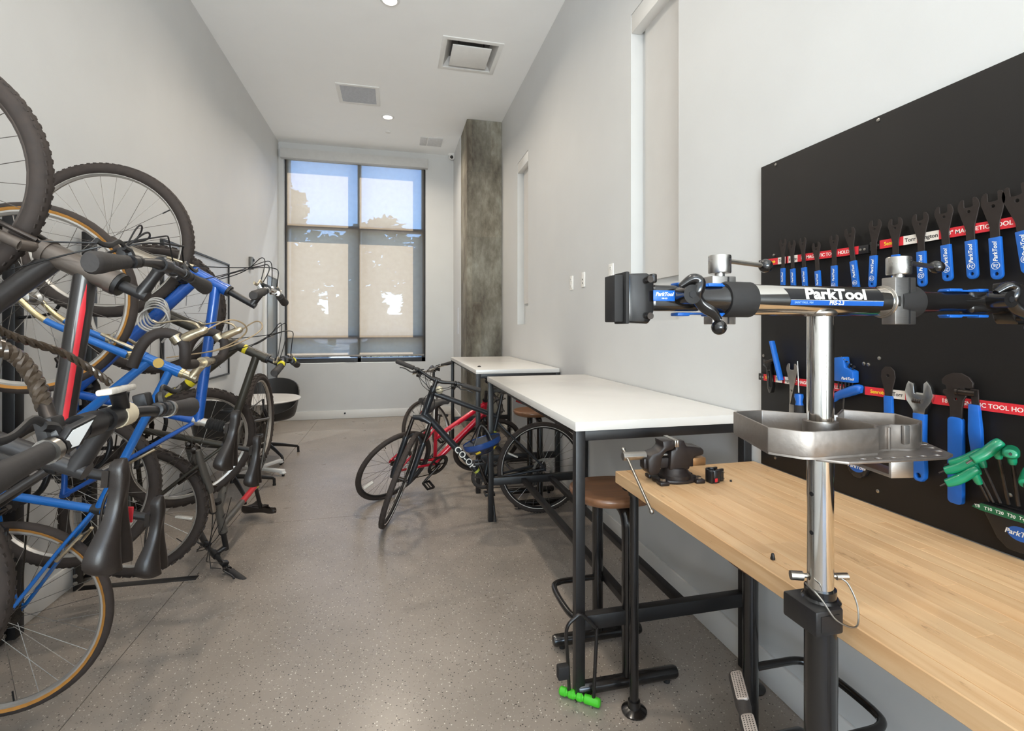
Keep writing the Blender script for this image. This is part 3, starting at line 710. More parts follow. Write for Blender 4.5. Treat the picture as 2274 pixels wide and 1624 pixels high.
        for s in (-1, 1):
            a = crown + Vector((0, s * (cw + .006), -.008)); e = fa + Vector((0, s * .052, 0)); off = fd - ax * fd.dot(ax)
            path = smooth([a, a - ax * abs(fd.dot(ax)) * .45, a - ax * abs(fd.dot(ax)) * .75 + off * .18, e], 6)
            rs = [.0145 - .0065 * i / (len(path) - 1) for i in range(len(path))]
            if sp_:
                q = int(len(path) * sp_)
                b_ = MB(TS).tube(path[:q + 1], rs[:q + 1], 12).build('fork_blade', FK, fk)
                MB(TS).tube(path[q:], [r_ * .98 for r_ in rs[q:]], 12).build('chromed_tip', P['tipmat'], fk)
            else: MB(TS).tube(path, rs, 12).build('fork_blade', FK, fk)
    # wheels
    if not P.get('nofront'):
        wheel(root, fa, dict(P, refl=P.get('refl_f', ()), hub=P.get('hub', DARKSTEEL)), TS, False, 'front')
    wheel(root, ra, dict(P, refl=P.get('refl_r', ()), valve=P.get('valve_r', 2.2)), None, True, 'rear')
    # seatpost and saddle
    sd = (sc - bb).normalized(); sa = Vector((P['seat'][0], 0, P['seat'][1]))
    top = sc + sd * ((sa.z - .045 - sc.z) / sd.z)
    MB().tube([sc - sd * .02, sc + sd * .012], P.get('ts', .0165) * 1.22, 14).build('seat_clamp', P.get('clampmat', BLACK), root)
    MB().tube([sc, top], .0138, 14).build('seat_post', P.get('post', BLACK), root)
    if P.get('boot'):
        b_ = MB(); q0 = sc + sd * .04; q1 = sc + sd * .04 + sd * .075
        pts = [q0.lerp(q1, i / 14) for i in range(15)]; b_.tube(pts, [.024 + (.004 if i % 2 else -.001) for i in range(15)], 14); b_.build('rubber_boot', RUBBER, root)
        MB().tube([sc + sd * .012, sc + sd * .042], .0185, 14).build('suspension_collar', RIMSILVER, root)
    TY = Matrix.Translation(sa) @ Matrix.Rotation(P.get('syaw', 0), 4, 'Z') @ Matrix.Translation(-sa) if P.get('syaw') else None
    sdl = saddle_mesh(TY, sa, P.get('sl', .275), P.get('sw', .155), P.get('stilt', 0)).build('saddle', P.get('saddle', SADDLE), root, ang=60)
    rl = MB(TY)
    for s in (-1, 1): rl.tube(smooth([sa + Vector((-.11, s * .03, -.02)), sa + Vector((-.06, s * .022, -.046)), sa + Vector((.03, s * .022, -.046)), sa + Vector((.1, s * .008, -.026))], 4), .0036, 8)
    rl.box(sa + Vector((top.x - sa.x, 0, -.047)), (.045, .05, .016)); rl.build('saddle_rail', DARKSTEEL, sdl)
    if P.get('redmark'): MB().box(sa + Vector((-.035, -P.get('sw', .155) * .455, -.022)), (.045, .006, .016), None).build('red_mark', RED, sdl, bevel=.002)
    # stem and handlebar
    BMm = P.get('bar', BAR); ba = Vector((P['barc'][0], 0, P['barc'][1])); SM_ = P.get('stem', BAR)
    sp0 = ht + ax * .006; q = ba - sp0; ext = q.dot(ax); s1 = sp0 + ax * max(.012, ext - .012)
    k = MB(TS); k.tube([sp0 - ax * .01, sp0 + ax * .012], th * 1.05, 14).build('headset', P.get('hsmat', BLACK), root)
    k = MB(TS); k.tube([sp0, s1 + ax * .018], .0155, 14); k.tube([s1, s1.lerp(ba, .5), ba], [.0175, .0145, .0165], 14); k.tube([ba + Vector((0, -.022, 0)), ba + Vector((0, .022, 0))], .0205, 16)
    stm = k.build('stem', SM_, root)
    fwd = Vector((0, 1, 0)).cross(ax)
    cabs = []
    TB = TS @ Matrix.Translation(ba) @ Matrix.Rotation(P.get('barroll', 0), 4, 'Y') @ Matrix.Translation(-ba)
    if P['type'] == 'drop':
        hw = P.get('hw', .20)
        path = {}
        for s in (-1, 1):
            V = lambda x, y, z: ba + Vector((x, s * y, z))
            path[s] = smooth([V(0, 0, 0), V(0, hw * .55, 0), V(.006, hw * .86, 0), V(.035, hw * .98, -.002), V(.075, hw, -.018), V(.094, hw, -.06), V(.078, hw, -.108), V(.03, hw + .004, -.132), V(-.045, hw + .006, -.136)], 5)
        whole = path[-1][::-1] + path[1][1:]
        hbb = MB(TB).tube([q for q in whole if abs(q.y) < hw * .6], .0128, 12).build('handlebar', BRAKE_ALU, root)
        for s in (-1, 1):
            MB(TB).tube([q for q in path[s] if abs(q.y) > hw * .42], .0172, 12).build('bar_tape', P.get('tape', GRIP), hbb)
            V = lambda x, y, z: ba + Vector((x, s * y, z))
            b_ = MB(TB); b_.tube(smooth([V(.083, hw, -.028), V(.108, hw, -.006), V(.135, hw, .024), V(.14, hw, .036)], 3), [.016, .017, .0165, .016, .015, .0145, .014, .013, .011, .009], 10)
            b_.tube([V(.075, hw, -.03), V(.09, hw, -.05)], .021, 12)
            h_ = b_.build('brake_hood', P.get('hood', BRAKE_ALU), hbb)
            MB(TB).tube(smooth([V(.135, hw, .02), V(.150, hw, -.012), V(.142, hw, -.06), V(.118, hw, -.105), V(.12, hw, -.13)], 5), [.008] * 8 + [.0062] * 13, 8, flat=.55).build('brake_lever', P.get('hood', BRAKE_ALU), h_)
            mid = crown + (ra - crown) * .12
            cab = relax(smooth([V(.14, hw, .034), V(.20, hw * .85, .085), V(.17, hw * .45, .135), V(.07, hw * .15, .05), V(.02, .02 * 1, -.04), V(-.02, 0.012, -.12)], 8), 12)
            MB(TB).tube(cab, .0027, 6).build('brake_cable', P.get('cablemat', CABLE), hbb)
    else:
        hw = P.get('hw', .31); rise = P.get('rise', 0); sw = P.get('sweep', .04)
        path = {}
        for s in (-1, 1):
            V = lambda x, y, z: ba + Vector((x, s * y, z))
            path[s] = smooth([V(0, 0, 0), V(0, .045, 0), V(-.004, .10, rise * .55), V(-.012, .155, rise), V(-sw * .6, hw - .1, rise), V(-sw, hw, rise)], 5)
        hbb = MB(TB).tube(path[-1][::-1] + path[1][1:], [.0112 + .005 * math.exp(-(q.y / .05) ** 2) for q in path[-1][::-1] + path[1][1:]], 12).build('handlebar', BMm, root)
        for s in (-1, 1):
            e = path[s][-1]; d = (path[s][-1] - path[s][-4]).normalized(); g0 = e - d * P.get('gl', .125)
            rr_ = P.get('gr', (.0165, .016, .0165, .0175, .018))
            n = 17; pts = [g0.lerp(e + d * .004, i / (n - 1)) for i in range(n)]
            rs = []
            for i in range(n):
                t_ = i / (n - 1) * (len(rr_) - 1); j = min(int(t_), len(rr_) - 2); rs.append(rr_[j] + (rr_[j + 1] - rr_[j]) * (t_ - j) + (.0012 if (P.get('ribs', 1) and i % 2) else 0))
            rs[-1] *= .8
            g_ = MB(TB).tube(pts, rs, 14, flat=P.get('gflat', 1)).build('grip', P.get('grip', GRIP), hbb)
            if P.get('lock'): MB(TB).tube([g0 - d * .012, g0], .0185, 14).build('lock_ring', STEEL, hbb)
            lb, blade = lever(TB, s, g0 - d * .03, d, None)
            lv = lb.build('lever_clamp', P.get('levmat', BLACK), hbb)
            MB(TB).tube(blade, [.0062] * (len(blade) - 3) + [.0066, .0072, .0074], 8, flat=.6).build('brake_lever', P.get('levblade', P.get('levmat', BLACK)), lv)
            sp_ = g0 - d * .055
            MB(TB).box((0, 0, 0), (.042, .032, .026), frame(sp_ + Vector((.012, 0, -.026)), (1, 0, -.3), (0, 0, 1))).tube([sp_ - d * .009, sp_ + d * .009], .0155, 12).build('shifter', P.get('shiftmat', BLACK), lv, bevel=.005)
            if P.get('nocable'): continue
            c0 = g0 - d * .03 + Vector((.04, 0, -.012)); lo = P.get('loop', .10)
            end = hb + Vector((.02, s * .028, -.02)) if s > 0 else hb.lerp(ht, .3) + Vector((-.02, -.03, 0))
            MB(TB).tube(relax(smooth([c0, c0 - d * .05 + Vector((lo * .5, 0, .01)), Vector((ba.x + lo, s * hw * .32, ba.z + lo * .1)), Vector((ba.x + lo * .8, -s * .02, ba.z - .07)), end], 7), 14), .0025, 6).build('brake_cable', P.get('cablemat', CABLE), hbb)
            c1 = sp_ + Vector((.03, 0, -.03))
            MB(TB).tube(relax(smooth([c1, c1 - d * .05 + Vector((lo * .9, 0, 0)), Vector((ba.x + lo * 1.25, s * .06, ba.z - .03)), Vector((ba.x + lo * .5, -s * .05, ba.z - .12)), hb.lerp(bb, .12) + Vector((0, -s * .035, 0))], 7), 14), .0022, 6).build('shift_cable', P.get('cablemat', CABLE), hbb)
    # drive train on the right hand side
    cr = P.get('ring', .085); n = 36
    star = []
    for i in range(n * 2):
        a = PI * i / n; r_ = cr + (.003 if i % 2 else -.003); star.append((r_ * math.cos(a), r_ * math.sin(a)))
    MX = Matrix.Translation(bb + Vector((0, -.045, 0))) @ Matrix.Rotation(PI / 2, 4, 'X')
    cset = MB(); cset.prism(star, -.0015, .0015, MX, [circ(0, 0, cr * .74, 24)]); cset.prism(circ(0, 0, .024, 16), -.006, .008, MX)
    for i in range(5):
        a = 2 * PI * i / 5; cset.box((cr * .45 * math.cos(a), cr * .45 * math.sin(a), 0), (cr * .75, .014, .004), MX @ Matrix.Translation((0, 0, 0)) if False else MX @ Matrix.Translation((cr * .45 * math.cos(a), cr * .45 * math.sin(a), 0)) @ Matrix.Rotation(a, 4, 'Z') @ Matrix.Translation((-cr * .45 * math.cos(a), -cr * .45 * math.sin(a), 0)))
    ck = cset.build('chainring', P.get('ringmat', DARKSTEEL), root, flat=True)
    if P.get('guard'): MB().prism(circ(0, 0, cr + .012, 36), -.004, -.001, Matrix.Translation(bb + Vector((0, -.052, 0))) @ Matrix.Rotation(PI / 2, 4, 'X'), [circ(0, 0, cr * .8, 30)]).build('chain_guard', BLACK, ck)
    ca = P.get('crank', -.7)
    for s, a in ((-1, ca), (1, ca + PI)):
        d = Vector((math.cos(a), 0, math.sin(a))); p0 = bb + Vector((0, s * .062, 0)); p1 = p0 + d * .17 + Vector((0, s * .012, 0))
        MB().tube([bb + Vector((0, s * .03, 0)), p0 + Vector((0, s * .008, 0))], .012, 12).tube([p0 - d * .015, p0, p0.lerp(p1, .5), p1, p1 + d * .012], [.012, .0145, .0105, .011, .008], 10).build('crank_arm', P.get('crankmat', DARKSTEEL), root)
        pc = p1 + Vector((0, s * .055, 0))
        pd = MB(); pd.tube([p1, pc + Vector((0, s * .045, 0))], .006, 8)
        for e_ in (-.034, .034): pd.box(pc + Vector((e_, 0, 0)), (.010, .088, .022))
        for e_ in (-.04, .04): pd.box(pc + Vector((0, e_, 0)), (.07, .010, .020))
        pd.build('pedal', BLACK, root, bevel=.002)
    cg = P.get('cog', .045)
    MB().lathe([(.012, -.038), (cg * .5, -.038), (cg * .5, -.036), (cg * .6, -.035), (cg * .6, -.032), (cg * .7, -.031), (cg * .7, -.028), (cg * .82, -.027), (cg * .82, -.024), (cg, -.023), (cg, -.020), (.012, -.018)], zframe(ra, (0, 1, 0)), 28).build('cassette', CHAINM, root)
    dv_ = (bb - ra); dv_.y = 0; nrm = Vector((-dv_.z, 0, dv_.x)).normalized()
    top_ = [ra + nrm * cg * .75 + Vector((0, -.03, 0)), bb + nrm * cr + Vector((0, -.045, 0))]
    ch = MB(); ch.tube(top_, .0042, 6, flat=.7)
    dr_ = ra + Vector((.025, -.04, -.075)); dr2 = ra + Vector((.045, -.04, -.135))
    arc = [bb + Vector((cr * math.cos(t_), -.045, cr * math.sin(t_))) for t_ in [math.atan2(nrm.z, nrm.x) - PI * i / 10 for i in range(11)]]
    ch.tube(arc, .0042, 6); ch.tube([arc[-1], dr2 + Vector((.008, 0, -.016)), dr2 + Vector((-.012, 0, -.008)), dr_ + Vector((.014, 0, 0)), ra + Vector((cg * .7, -.03, -cg * .3))], .0042, 6)
    ch.build('chain', P.get('chainm', CHAINM), root)
    dm = MB(); dm.tube([ra + Vector((0, -.055, -.01)), dr_], .011, 8); dm.box((dr_ + dr2) / 2, (.016, .012, .085), None)
    for q in (dr_, dr2): dm.lathe([(0, -.004), (.017, -.004), (.017, .004), (0, .004)], zframe(q, (0, 1, 0)), 12)
    dm.build('derailleur', BLACK, root)
    # brakes
    bk = P.get('brake', 'v')
    if bk != 'disc':
        for base, T, nm in ((fa, TS, 0), (ra, None, 1)):
            up = (crown - fa).normalized() if nm == 0 else (sc - ra).normalized()
            p = base + up * (R - P['tw'] * 2 - .012); fo = up.cross(Vector((0, 1, 0))) * (1 if nm == 0 else -1)
            if fo.x * (1 if nm == 0 else -1) < 0: fo = -fo
            if nm == 1 and P.get('sst'): fo = -fo
            b_ = MB(T)
            for s in (-1, 1):
                b_.tube(smooth([p + Vector((0, s * .045, 0)) - up * .02 + fo * .018, p + Vector((0, s * .047, 0)) + up * .03 + fo * .02, p + Vector((0, s * .03, 0)) + up * .085 + fo * .02], 3), .0065, 8)
                b_.box(p + Vector((0, s * (P['tw'] * .7 + .012), 0)), (.05, .01, .011), None)
            b_.tube([p + Vector((0, -.034, 0)) + up * .08 + fo * .02, p + Vector((0, .034, 0)) + up * .08 + fo * .02], .003, 6)
            b_.build('brake_caliper', P.get('brakemat', DARKSTEEL), root)
    else:
        MB(TS).box(fa + Vector((-.05, .06, .055)), (.03, .03, .05)).build('brake_caliper', BLACK, root, bevel=.005)
    return root, dict(TS=TS, ax=ax, bb=bb, sc=sc, hb=hb, ht=ht, ra=ra, fa=fa, ba=ba, tta=tta, dta=dta, tte=tte, crown=crown, sa=sa, TB=TB, hbb=hbb, sdl=sdl)
def hang(Xr, Y, Zr, phi, R):
    """stood on its rear wheel against the left wall: forward is up, the saddle faces into the room"""
    s, c = math.sin(math.radians(phi)), math.cos(math.radians(phi))
    f = Vector((s, 0, c)); u = Vector((c, 0, -s)); l = Vector((0, -1, 0))
    o = Vector((Xr, Y, Zr)) - u * R
    return Matrix(((f.x, l.x, u.x, o.x), (f.y, l.y, u.y, o.y), (f.z, l.z, u.z, o.z), (0, 0, 0, 1)))
BLUEF = mat('cobalt_frame_paint', rgb(24, 84, 168), .28, .1, .05, 12, 0, .5)
BLUEB = mat('sky_blue_frame_paint', rgb(20, 104, 186), .25, .2, .06, 12, 0, .6)
BLUEDK = mat('deep_blue_paint', rgb(20, 66, 132), .3, .2, .06, 12, 0, .5)
BRONZE = mat('bronze_grey_paint', rgb(98, 88, 80), .36, .55, .06, 12, 0, .3)
CHAR = mat('charcoal_frame_paint', rgb(46, 42, 40), .35, .2, .06, 12, 0, .3)
OLIVE = mat('dark_olive_paint', rgb(62, 58, 50), .4, .25, .08, 12)
GREYF = mat('grey_fork_paint', rgb(104, 100, 94), .38, .4, .08, 12)
CARB = mat('satin_black_paint', rgb(30, 32, 36), .38, .1, .1, 12, 0, .2)
REDF = mat('red_frame_paint', rgb(204, 22, 48), .28, .1, .05, 12, 0, .5)
WHITEF = mat('white_frame_paint', rgb(214, 212, 206), .3, .1, .03, 12, 0, .4)
CREAM = mat('champagne_chrome', rgb(206, 188, 146), .25, .9, .05, 20)
TAPE = mat('bar_tape', rgb(48, 40, 36), .7, 0, .12, 60, .3)
CABLEG = mat('tan_cable', rgb(150, 128, 98), .4, 0, .1, 40)
# --- nearest bike, cut off by the left edge of the picture
Pz = dict(R=.345, tw=.022, wb=1.06, bb=(.43, .28), sc=(.30, .76), hb=(.92, .70), ht=(.86, .86), barc=(.881, 1.093), seat=(.24, .965), type='flat', frame=CHAR, sus=False,
          hw=.325, rise=.015, sweep=.03, grip=GRIP, lock=True, gr=(.016, .0165, .018, .021, .024), gl=.13, ribs=0, gflat=.8, nocable=True, tr=.02, bar=BAR, levmat=BLACK, valve=2.0, rim=BLACK)
rz, iz = bike(Pz, hang(-1.31, 1.03, .45, 4.5, .345), 'bicycle', 'dark flat-bar bicycle nearest the camera with a display on its handlebar, hanging at the rack')
ba = iz['ba']
# display, clamps and cuff on its bar
TBz = iz['TB']
def plate(par, qs, y, th, m_, name, Mi, push=0.0):
    p = [pix(*q, Y=y) for q in qs]; n_ = (p[1] - p[0]).cross(p[2] - p[1]).normalized()
    if n_.y > 0: n_ = -n_
    return MB(Mi).loft([[q + n_ * push for q in p], [q - n_ * (th - push) for q in p]]).build(name, m_, par, bevel=.0015)
Mzi = hang(-1.31, 1.03, .45, 4.5, .345).inverted()
dspm = mat('display_face', rgb(206, 206, 204), .2, 0, .06, 10)
def tiltq(qs, ys): return [pix(*q, Y=y) for q, y in zip(qs, ys)]
qd = tiltq(((113, 1017), (160, 952), (218, 922), (176, 994)), (.84, .86, .90, .87)); nd = (qd[1] - qd[0]).cross(qd[2] - qd[1]).normalized(); nd = -nd if nd.y > 0 else nd
dc_ = MB(Mzi).loft([qd, [q - nd * .012 for q in qd]]).build('display_case', BLACK, iz['hbb'], bevel=.002)
cq = sum(qd, Vector()) / 4
MB(Mzi).loft([[cq + (q - cq) * .78 + nd * .0006 for q in qd], [cq + (q - cq) * .78 - nd * .002 for q in qd]]).build('display_face', dspm, dc_)
MB(Mzi).tube([cq - nd * .01, pix(130, 950, Y=.97)], .012, 10).build('display_arm', BLACK, iz['hbb'])
MB(TBz).tube([ba + Vector((0, .05, 0)), ba + Vector((0, .10, 0))], .0215, 16).build('display_clamp', BLACK, iz['hbb'])
MB(TBz).tube([ba + Vector((0, -.048, 0)), ba + Vector((0, -.012, 0))], .0225, 18).build('pale_cuff', mat('cream_plastic', rgb(214, 200, 172), .5, 0, .05, 40), iz['hbb'])
MB(TBz).box((0, 0, 0), (.026, .085, .011), frame(ba + Vector((.052, .012, .010)), (.2, 0, 1), (1, 0, 0))).build('front_reflector', CLEAR, iz['hbb'], bevel=.004)
MB(TBz).tube([ba + Vector((.016, -.02, .005)), ba + Vector((.05, .01, .010))], .013, 10).build('reflector_bracket', BLACK, iz['hbb'])
# --- bronze bike with the red stripe
Pa = dict(R=.345, tw=.024, wb=1.075, bb=(.43, .275), sc=(.335, .755), hb=(.905, .69), ht=(.838, .855), barc=(.897, .965), seat=(.215, .93), type='flat', frame=CHAR, headmat=BRONZE, fork=BRONZE, tr=.0265, td=.027, th=.030,
          hw=.33, rise=.0, sweep=.035, grip=GRIP, gr=(.0165, .018, .021, .025, .026), ribs=0, gflat=.85, gl=.14, knob=1, loop=.07, rim=mat('dark_rim', rgb(74, 64, 58), .4, .4), cr=.011, sr=.010, redmark=True, valve=.5, ttd=.075, sw=.16, sl=.29)
ra_, ia = bike(Pa, hang(-1.315, 1.56, .76, 4.5, .345), 'bicycle', 'bronze and charcoal bicycle with a red stripe on its tube, highest at the rack')
a, b_ = ia['tta'], ia['tte']; d = (b_ - a).normalized(); Mst = frame(a + Vector((0, 0, 0)), d, (0, 1, 0)); Ltt = (b_ - a).length
strip = MB()
for i in range(8):
    pass
prof = [math.radians(q) for q in (58, 66, 74, 82, 90, 98)]
rg = []
for t_, w_ in ((.07, .02), (.14, .55), (.2, 1), (.5, 1), (.93, 1)):
    c_ = a.lerp(b_, t_); u_ = Vector((0, 1, 0)); v_ = d.cross(u_)
    ring = []
    for k in range(7):
        an = math.radians(52 + 26 * (k / 6 - .5) * w_ * 1.0); ring.append(c_ + (u_ * math.sin(an) - v_ * math.cos(an)) * .0271)
    rg.append(ring)
strip.loft(rg, cap=False, closed=False).build('red_stripe', RED, bpy.data.objects[[o.name for o in ra_.children if o.name.startswith('top_tube')][0]])
# --- sky blue road bike with drop bars and tan tyres
Pb = dict(R=.338, tw=.0165, wb=1.12, bb=(.44, .27), sc=(.375, .60), hb=(.935, .70), ht=(.885, .825), barc=(.925, .905), seat=(.285, .815), type='drop', frame=BLUEB, fork=BLUEB, tipsplit=.62, tipmat=CREAM, crownmat=CREAM, hsmat=CREAM,
          tr=.0145, td=.016, th=.0185, ts=.0145, side=TANWALL, rim=RIMSILVER, stem=BRAKE_ALU, tape=TAPE, cablemat=CABLEG, hw=.20, post=BLACK, brake='cal', brakemat=BRAKE_ALU, hub=STEEL, sw=.15, sl=.275, refl_r=(3.2,), cr=.008, sr=.0068, ring=.095, valve_r=2.95, barroll=-.25)
rb_, ib = bike(Pb, hang(-1.33, 2.08, .42, 4.0, .338), 'bicycle', 'sky blue road bicycle with drop handlebar, champagne fork tips and tan-walled tyres')
q = ib['hb'].lerp(ib['ht'], .5)
MB().prism(circ(0, 0, .018, 16), 0, .003, frame(q + Vector((.005, .0175, 0)), (1, 0, 0), (0, 1, 0))).build('head_badge', mat('badge', rgb(214, 176, 96), .3, .4), bpy.data.objects[[o.name for o in rb_.children if o.name.startswith('head_tube')][0]])
# --- cobalt mountain bike
Pc = dict(R=.345, tw=.026, wb=1.108, bb=(.42, .29), sc=(.335, .80), hb=(1.02, .70), ht=(.955, .845), tte=(.335, .80), barc=(.985, 1.012), seat=(.265, .975), type='flat', frame=BLUEF, fork=mat('silver_fork', rgb(170, 160, 146), .3, .7), sus=True, crownmat=BLACK,
          tr=.022, td=.026, th=.025, ts=.018, hw=.30, rise=.03, sweep=.05, gr=(.018, .0175, .0185, .019, .0195), gl=.14, levmat=BLACK, levblade=BRAKE_ALU, knob=1, loop=.11, boot=True, post=STEEL, clampmat=RIMSILVER, cr=.011, sr=.0095, bar=CHROME, shiftmat=CHROME, stilt=-.05, sw=.19, sl=.265, brakemat=BRAKE_ALU, refl_r=(5.2,), valve=.9, ttd=.05)
rc_, ic = bike(Pc, hang(-1.378, 2.56, .724, 6.9, .345), 'bicycle', 'cobalt blue mountain bicycle with silver rims and a sprung seat post, high in the rack')
# --- dark olive mountain bike with yellow marks
Pd = dict(R=.345, tw=.027, wb=1.08, bb=(.44, .29), sc=(.36, .75), hb=(.925, .735), ht=(.855, .915), barc=(.852, 1.01), seat=(.285, .93), type='flat', frame=OLIVE, fork=OLIVE, sus=True, stan=DARKSTEEL, tr=.021, td=.026, th=.025, hw=.30, rise=.02, sweep=.05,
          gr=(.0175, .017, .0175, .0185, .019), gl=.135, knob=2, loop=.17, levblade=BRAKE_ALU, shiftmat=BLACK, refl_r=(1.72,), cr=.011, sr=.009, sw=.145, sl=.27, bar=DARKSTEEL, ttd=.05)
rd_, id_ = bike(Pd, hang(-1.34, 3.02, .457, 4.5, .345), 'bicycle', 'dark olive mountain bicycle with yellow bands and knobby tyres, fourth along the rack')
dtn = bpy.data.objects[[o.name for o in rd_.children if o.name.startswith('down_tube')][0]]
for t0, t1 in ((.34, .40), (.43, .47), (.56, .66)):
    MB().tube([id_['dta'].lerp(id_['bb'], t0), id_['dta'].lerp(id_['bb'], t1)], .0272, 14).build('yellow_band', YELLOWP, dtn)
htn = bpy.data.objects[[o.name for o in rd_.children if o.name.startswith('head_tube')][0]]
q = id_['hb'].lerp(id_['ht'], .35)
MB().tube([q, q + id_['ax'] * .02], .0256, 14).build('yellow_band', YELLOWP, htn)
for s in (-1, 1): MB(id_['TB']).tube([id_['ba'] + Vector((-.012, s * .15, .02)), id_['ba'] + Vector((-.016, s * .168, .02))], .018, 14).build('yellow_ring', YELLOWP, id_['hbb'])
# --- grey mountain bike standing upside down on its saddle and handlebar
f0 = Vector((-.03, -1.0, .02)).normalized(); u0 = Vector((.02, .0, -1)); l0 = u0.cross(f0).normalized(); u0 = f0.cross(l0)
Pe = dict(R=.335, tw=.025, wb=1.04, bb=(.42, .30), sc=(.12, .80), hb=(.825, .70), ht=(.755, .88), barc=(.765, 1.03), seat=(-.02, 1.04), syaw=-1.0, type='flat', frame=GREYF, fork=GREYF, sus=True, stan=STEEL, crownmat=BLACK, tr=.019, td=.023, th=.023, hw=.29, rise=.02, steer=.85,
          gr=(.0165, .016, .0165, .017, .0175), knob=2, loop=.06, cr=.010, sr=.008, clampmat=YELLOWP, rim=RIMSILVER, sw=.15, shiftmat=BLACK, ring=.082, crank=.4)
oe = Vector((-.985, 4.03, .755)) - u0 * .335
Me = Matrix(((f0.x, l0.x, u0.x, oe.x), (f0.y, l0.y, u0.y, oe.y), (f0.z, l0.z, u0.z, oe.z), (0, 0, 0, 1)))
re_, ie = bike(Pe, Me, 'bicycle', 'grey mountain bicycle standing upside down on its saddle and handlebar beyond the rack')
n_ = Vector((0, 1, 0)); a, b_ = ie['dta'], ie['bb']
dte = bpy.data.objects[[o.name for o in re_.children if o.name.startswith('down_tube')][0]]
text('lettering', 'SERIES', .045, a.lerp(b_, .45) + Vector((0, .0245, 0)), (b_ - a), n_, WHITEP, dte, bold=.02, shear=.2)
text('lettering', 'SERIES', .045, a.lerp(b_, .45) - Vector((0, .0245, 0)), (a - b_), -n_, WHITEP, dte, bold=.02, shear=.2)
MB().tube([ie['tta'].lerp(ie['tte'], .55), ie['tta'].lerp(ie['tte'], .95)], .0194, 14).build('red_band', RED, bpy.data.objects[[o.name for o in re_.children if o.name.startswith('top_tube')][0]])
# --- bikes standing on the floor at the tables
def stand(x, y, ang, lean, phi=0):
    """rear wheel contact at x, y; heading ang; lean to the left is positive"""
    return Matrix.Translation((x, y, .001)) @ Matrix.Rotation(ang, 4, 'Z') @ Matrix.Rotation(-lean, 4, 'X')
Pg = dict(R=.352, tw=.020, wb=1.09, bb=(.45, .295), sc=(.345, .775), hb=(.905, .775), ht=(.83, .985), tte=(.35, .76), barc=(.80, 1.045), seat=(.285, .985), type='flat', frame=CARB, fork=CARB, sus=True, stan=DARKSTEEL, crownmat=CARB, tr=.019, td=.025, th=.026, hw=.33, rise=.025, sweep=.03,
          steer=1.35, gr=(.0165, .016, .0165, .017, .0175), gl=.14, loop=.10, stripe=True, rim=BLACK, knob=1, brake='disc', disc=True, refl_r=(.44,), crank=-1.95, ring=.09, sst=(.345, .72), ttbow=0, cr=.010, bar=BLACK)
rg_, ig = bike(Pg, stand(1.11, 3.675, PI, 0.0), 'bicycle', 'black city bicycle with front wheel turned square, parked behind the middle table legs')
dtg = bpy.data.objects[[o.name for o in rg_.children if o.name.startswith('down_tube')][0]]
a, b_ = ig['dta'], ig['bb']
text('lettering', 'CO-OP', .066, a.lerp(b_, .66) + Vector((0, .0262, 0)), (b_ - a), (0, 1, 0), WHITEP, dtg, bold=.012)
MB().tube([a.lerp(b_, .86), a.lerp(b_, .885)], .0258, 14).build('lime_band', mat('lime_print', rgb(176, 180, 70), .45), dtg)
stg = bpy.data.objects[[o.name for o in rg_.children if o.name.startswith('seat_tube')][0]]
MB().tube([ig['bb'].lerp(ig['sc'], .72), ig['bb'].lerp(ig['sc'], .75)], .0172, 14).build('lime_band', _mats['lime_print'], stg)
MB(ig['TS']).sphere(ig['ba'] + Vector((.04, .045, -.05)), (.02, .03, .03), 14, 10).build('headlamp', mat('lamp_lens', rgb(206, 196, 170), .12, .2), rg_)
MB().tube([ig['sa'] + Vector((-.085, .0, -.10)), ig['sa'] + Vector((-.155, .02, -.125))], [.019, .019], 12).build('rear_lamp', mat('red_lamp', rgb(150, 26, 30), .25), rg_)
MB().tube([ig['sa'] + Vector((-.13, .013, -.118)), ig['sa'] + Vector((-.19, .03, -.14))], .018, 12).build('lamp_body', BLACK, rg_)
MB().tube(smooth([ig['bb'] + Vector((-.03, .035, -.02)), ig['bb'] + Vector((-.05, .06, -.10)), ig['bb'] + Vector((-.06, .13, -.285))], 4), .008, 8).build('kickstand', BLACK, rg_)
Pr = dict(R=.345, tw=.019, wb=1.05, bb=(.44, .28), sc=(.29, .70), hb=(.84, .72), ht=(.785, .88), tte=(.335, .56), barc=(.80, 1.0), seat=(.20, .97), type='flat', frame=REDF, fork=CARB, tr=.022, td=.026, th=.024, hw=.31, rise=.03, steer=-.35, rim=BLACK, loop=.10, ring=.095, guard=True, crank=-2.3, cr=.010, sr=.009, sw=.17, saddle=mat('grey_saddle', rgb(74, 70, 68), .6, 0, .1, 60), refl_r=(3.75,))
rr_, ir = bike(Pr, stand(-.09, 4.29, .60, -.50), 'bicycle', 'red hybrid bicycle leaning over just behind the black bicycle')
ttr = bpy.data.objects[[o.name for o in rr_.children if o.name.startswith('top_tube')][0]]
a, b_ = ir['tta'], ir['tte']
text('lettering', 'DUAL SPORT', .024, a.lerp(b_, .72) - Vector((0, .0222, 0)), (a - b_), (0, -1, 0), WHITEP, ttr, bold=.01, shear=.1)
MB().box(ir['sa'] + Vector((-.10, 0, -.12)), (.02, .05, .03)).build('rear_reflector', mat('red_reflector', rgb(168, 28, 24), .2), rr_, bevel=.004)
Pw = dict(R=.345, tw=.018, wb=1.05, bb=(.43, .28), sc=(.28, .74), hb=(.87, .70), ht=(.815, .85), tte=(.29, .70), barc=(.80, .975), seat=(.19, .96), type='flat', frame=WHITEF, fork=WHITEF, tr=.017, td=.02, th=.02, hw=.29, rise=.02, steer=-.75, rim=RIMSILVER, bar=CHROME, stem=ALU, levblade=BRAKE_ALU, loop=.11)
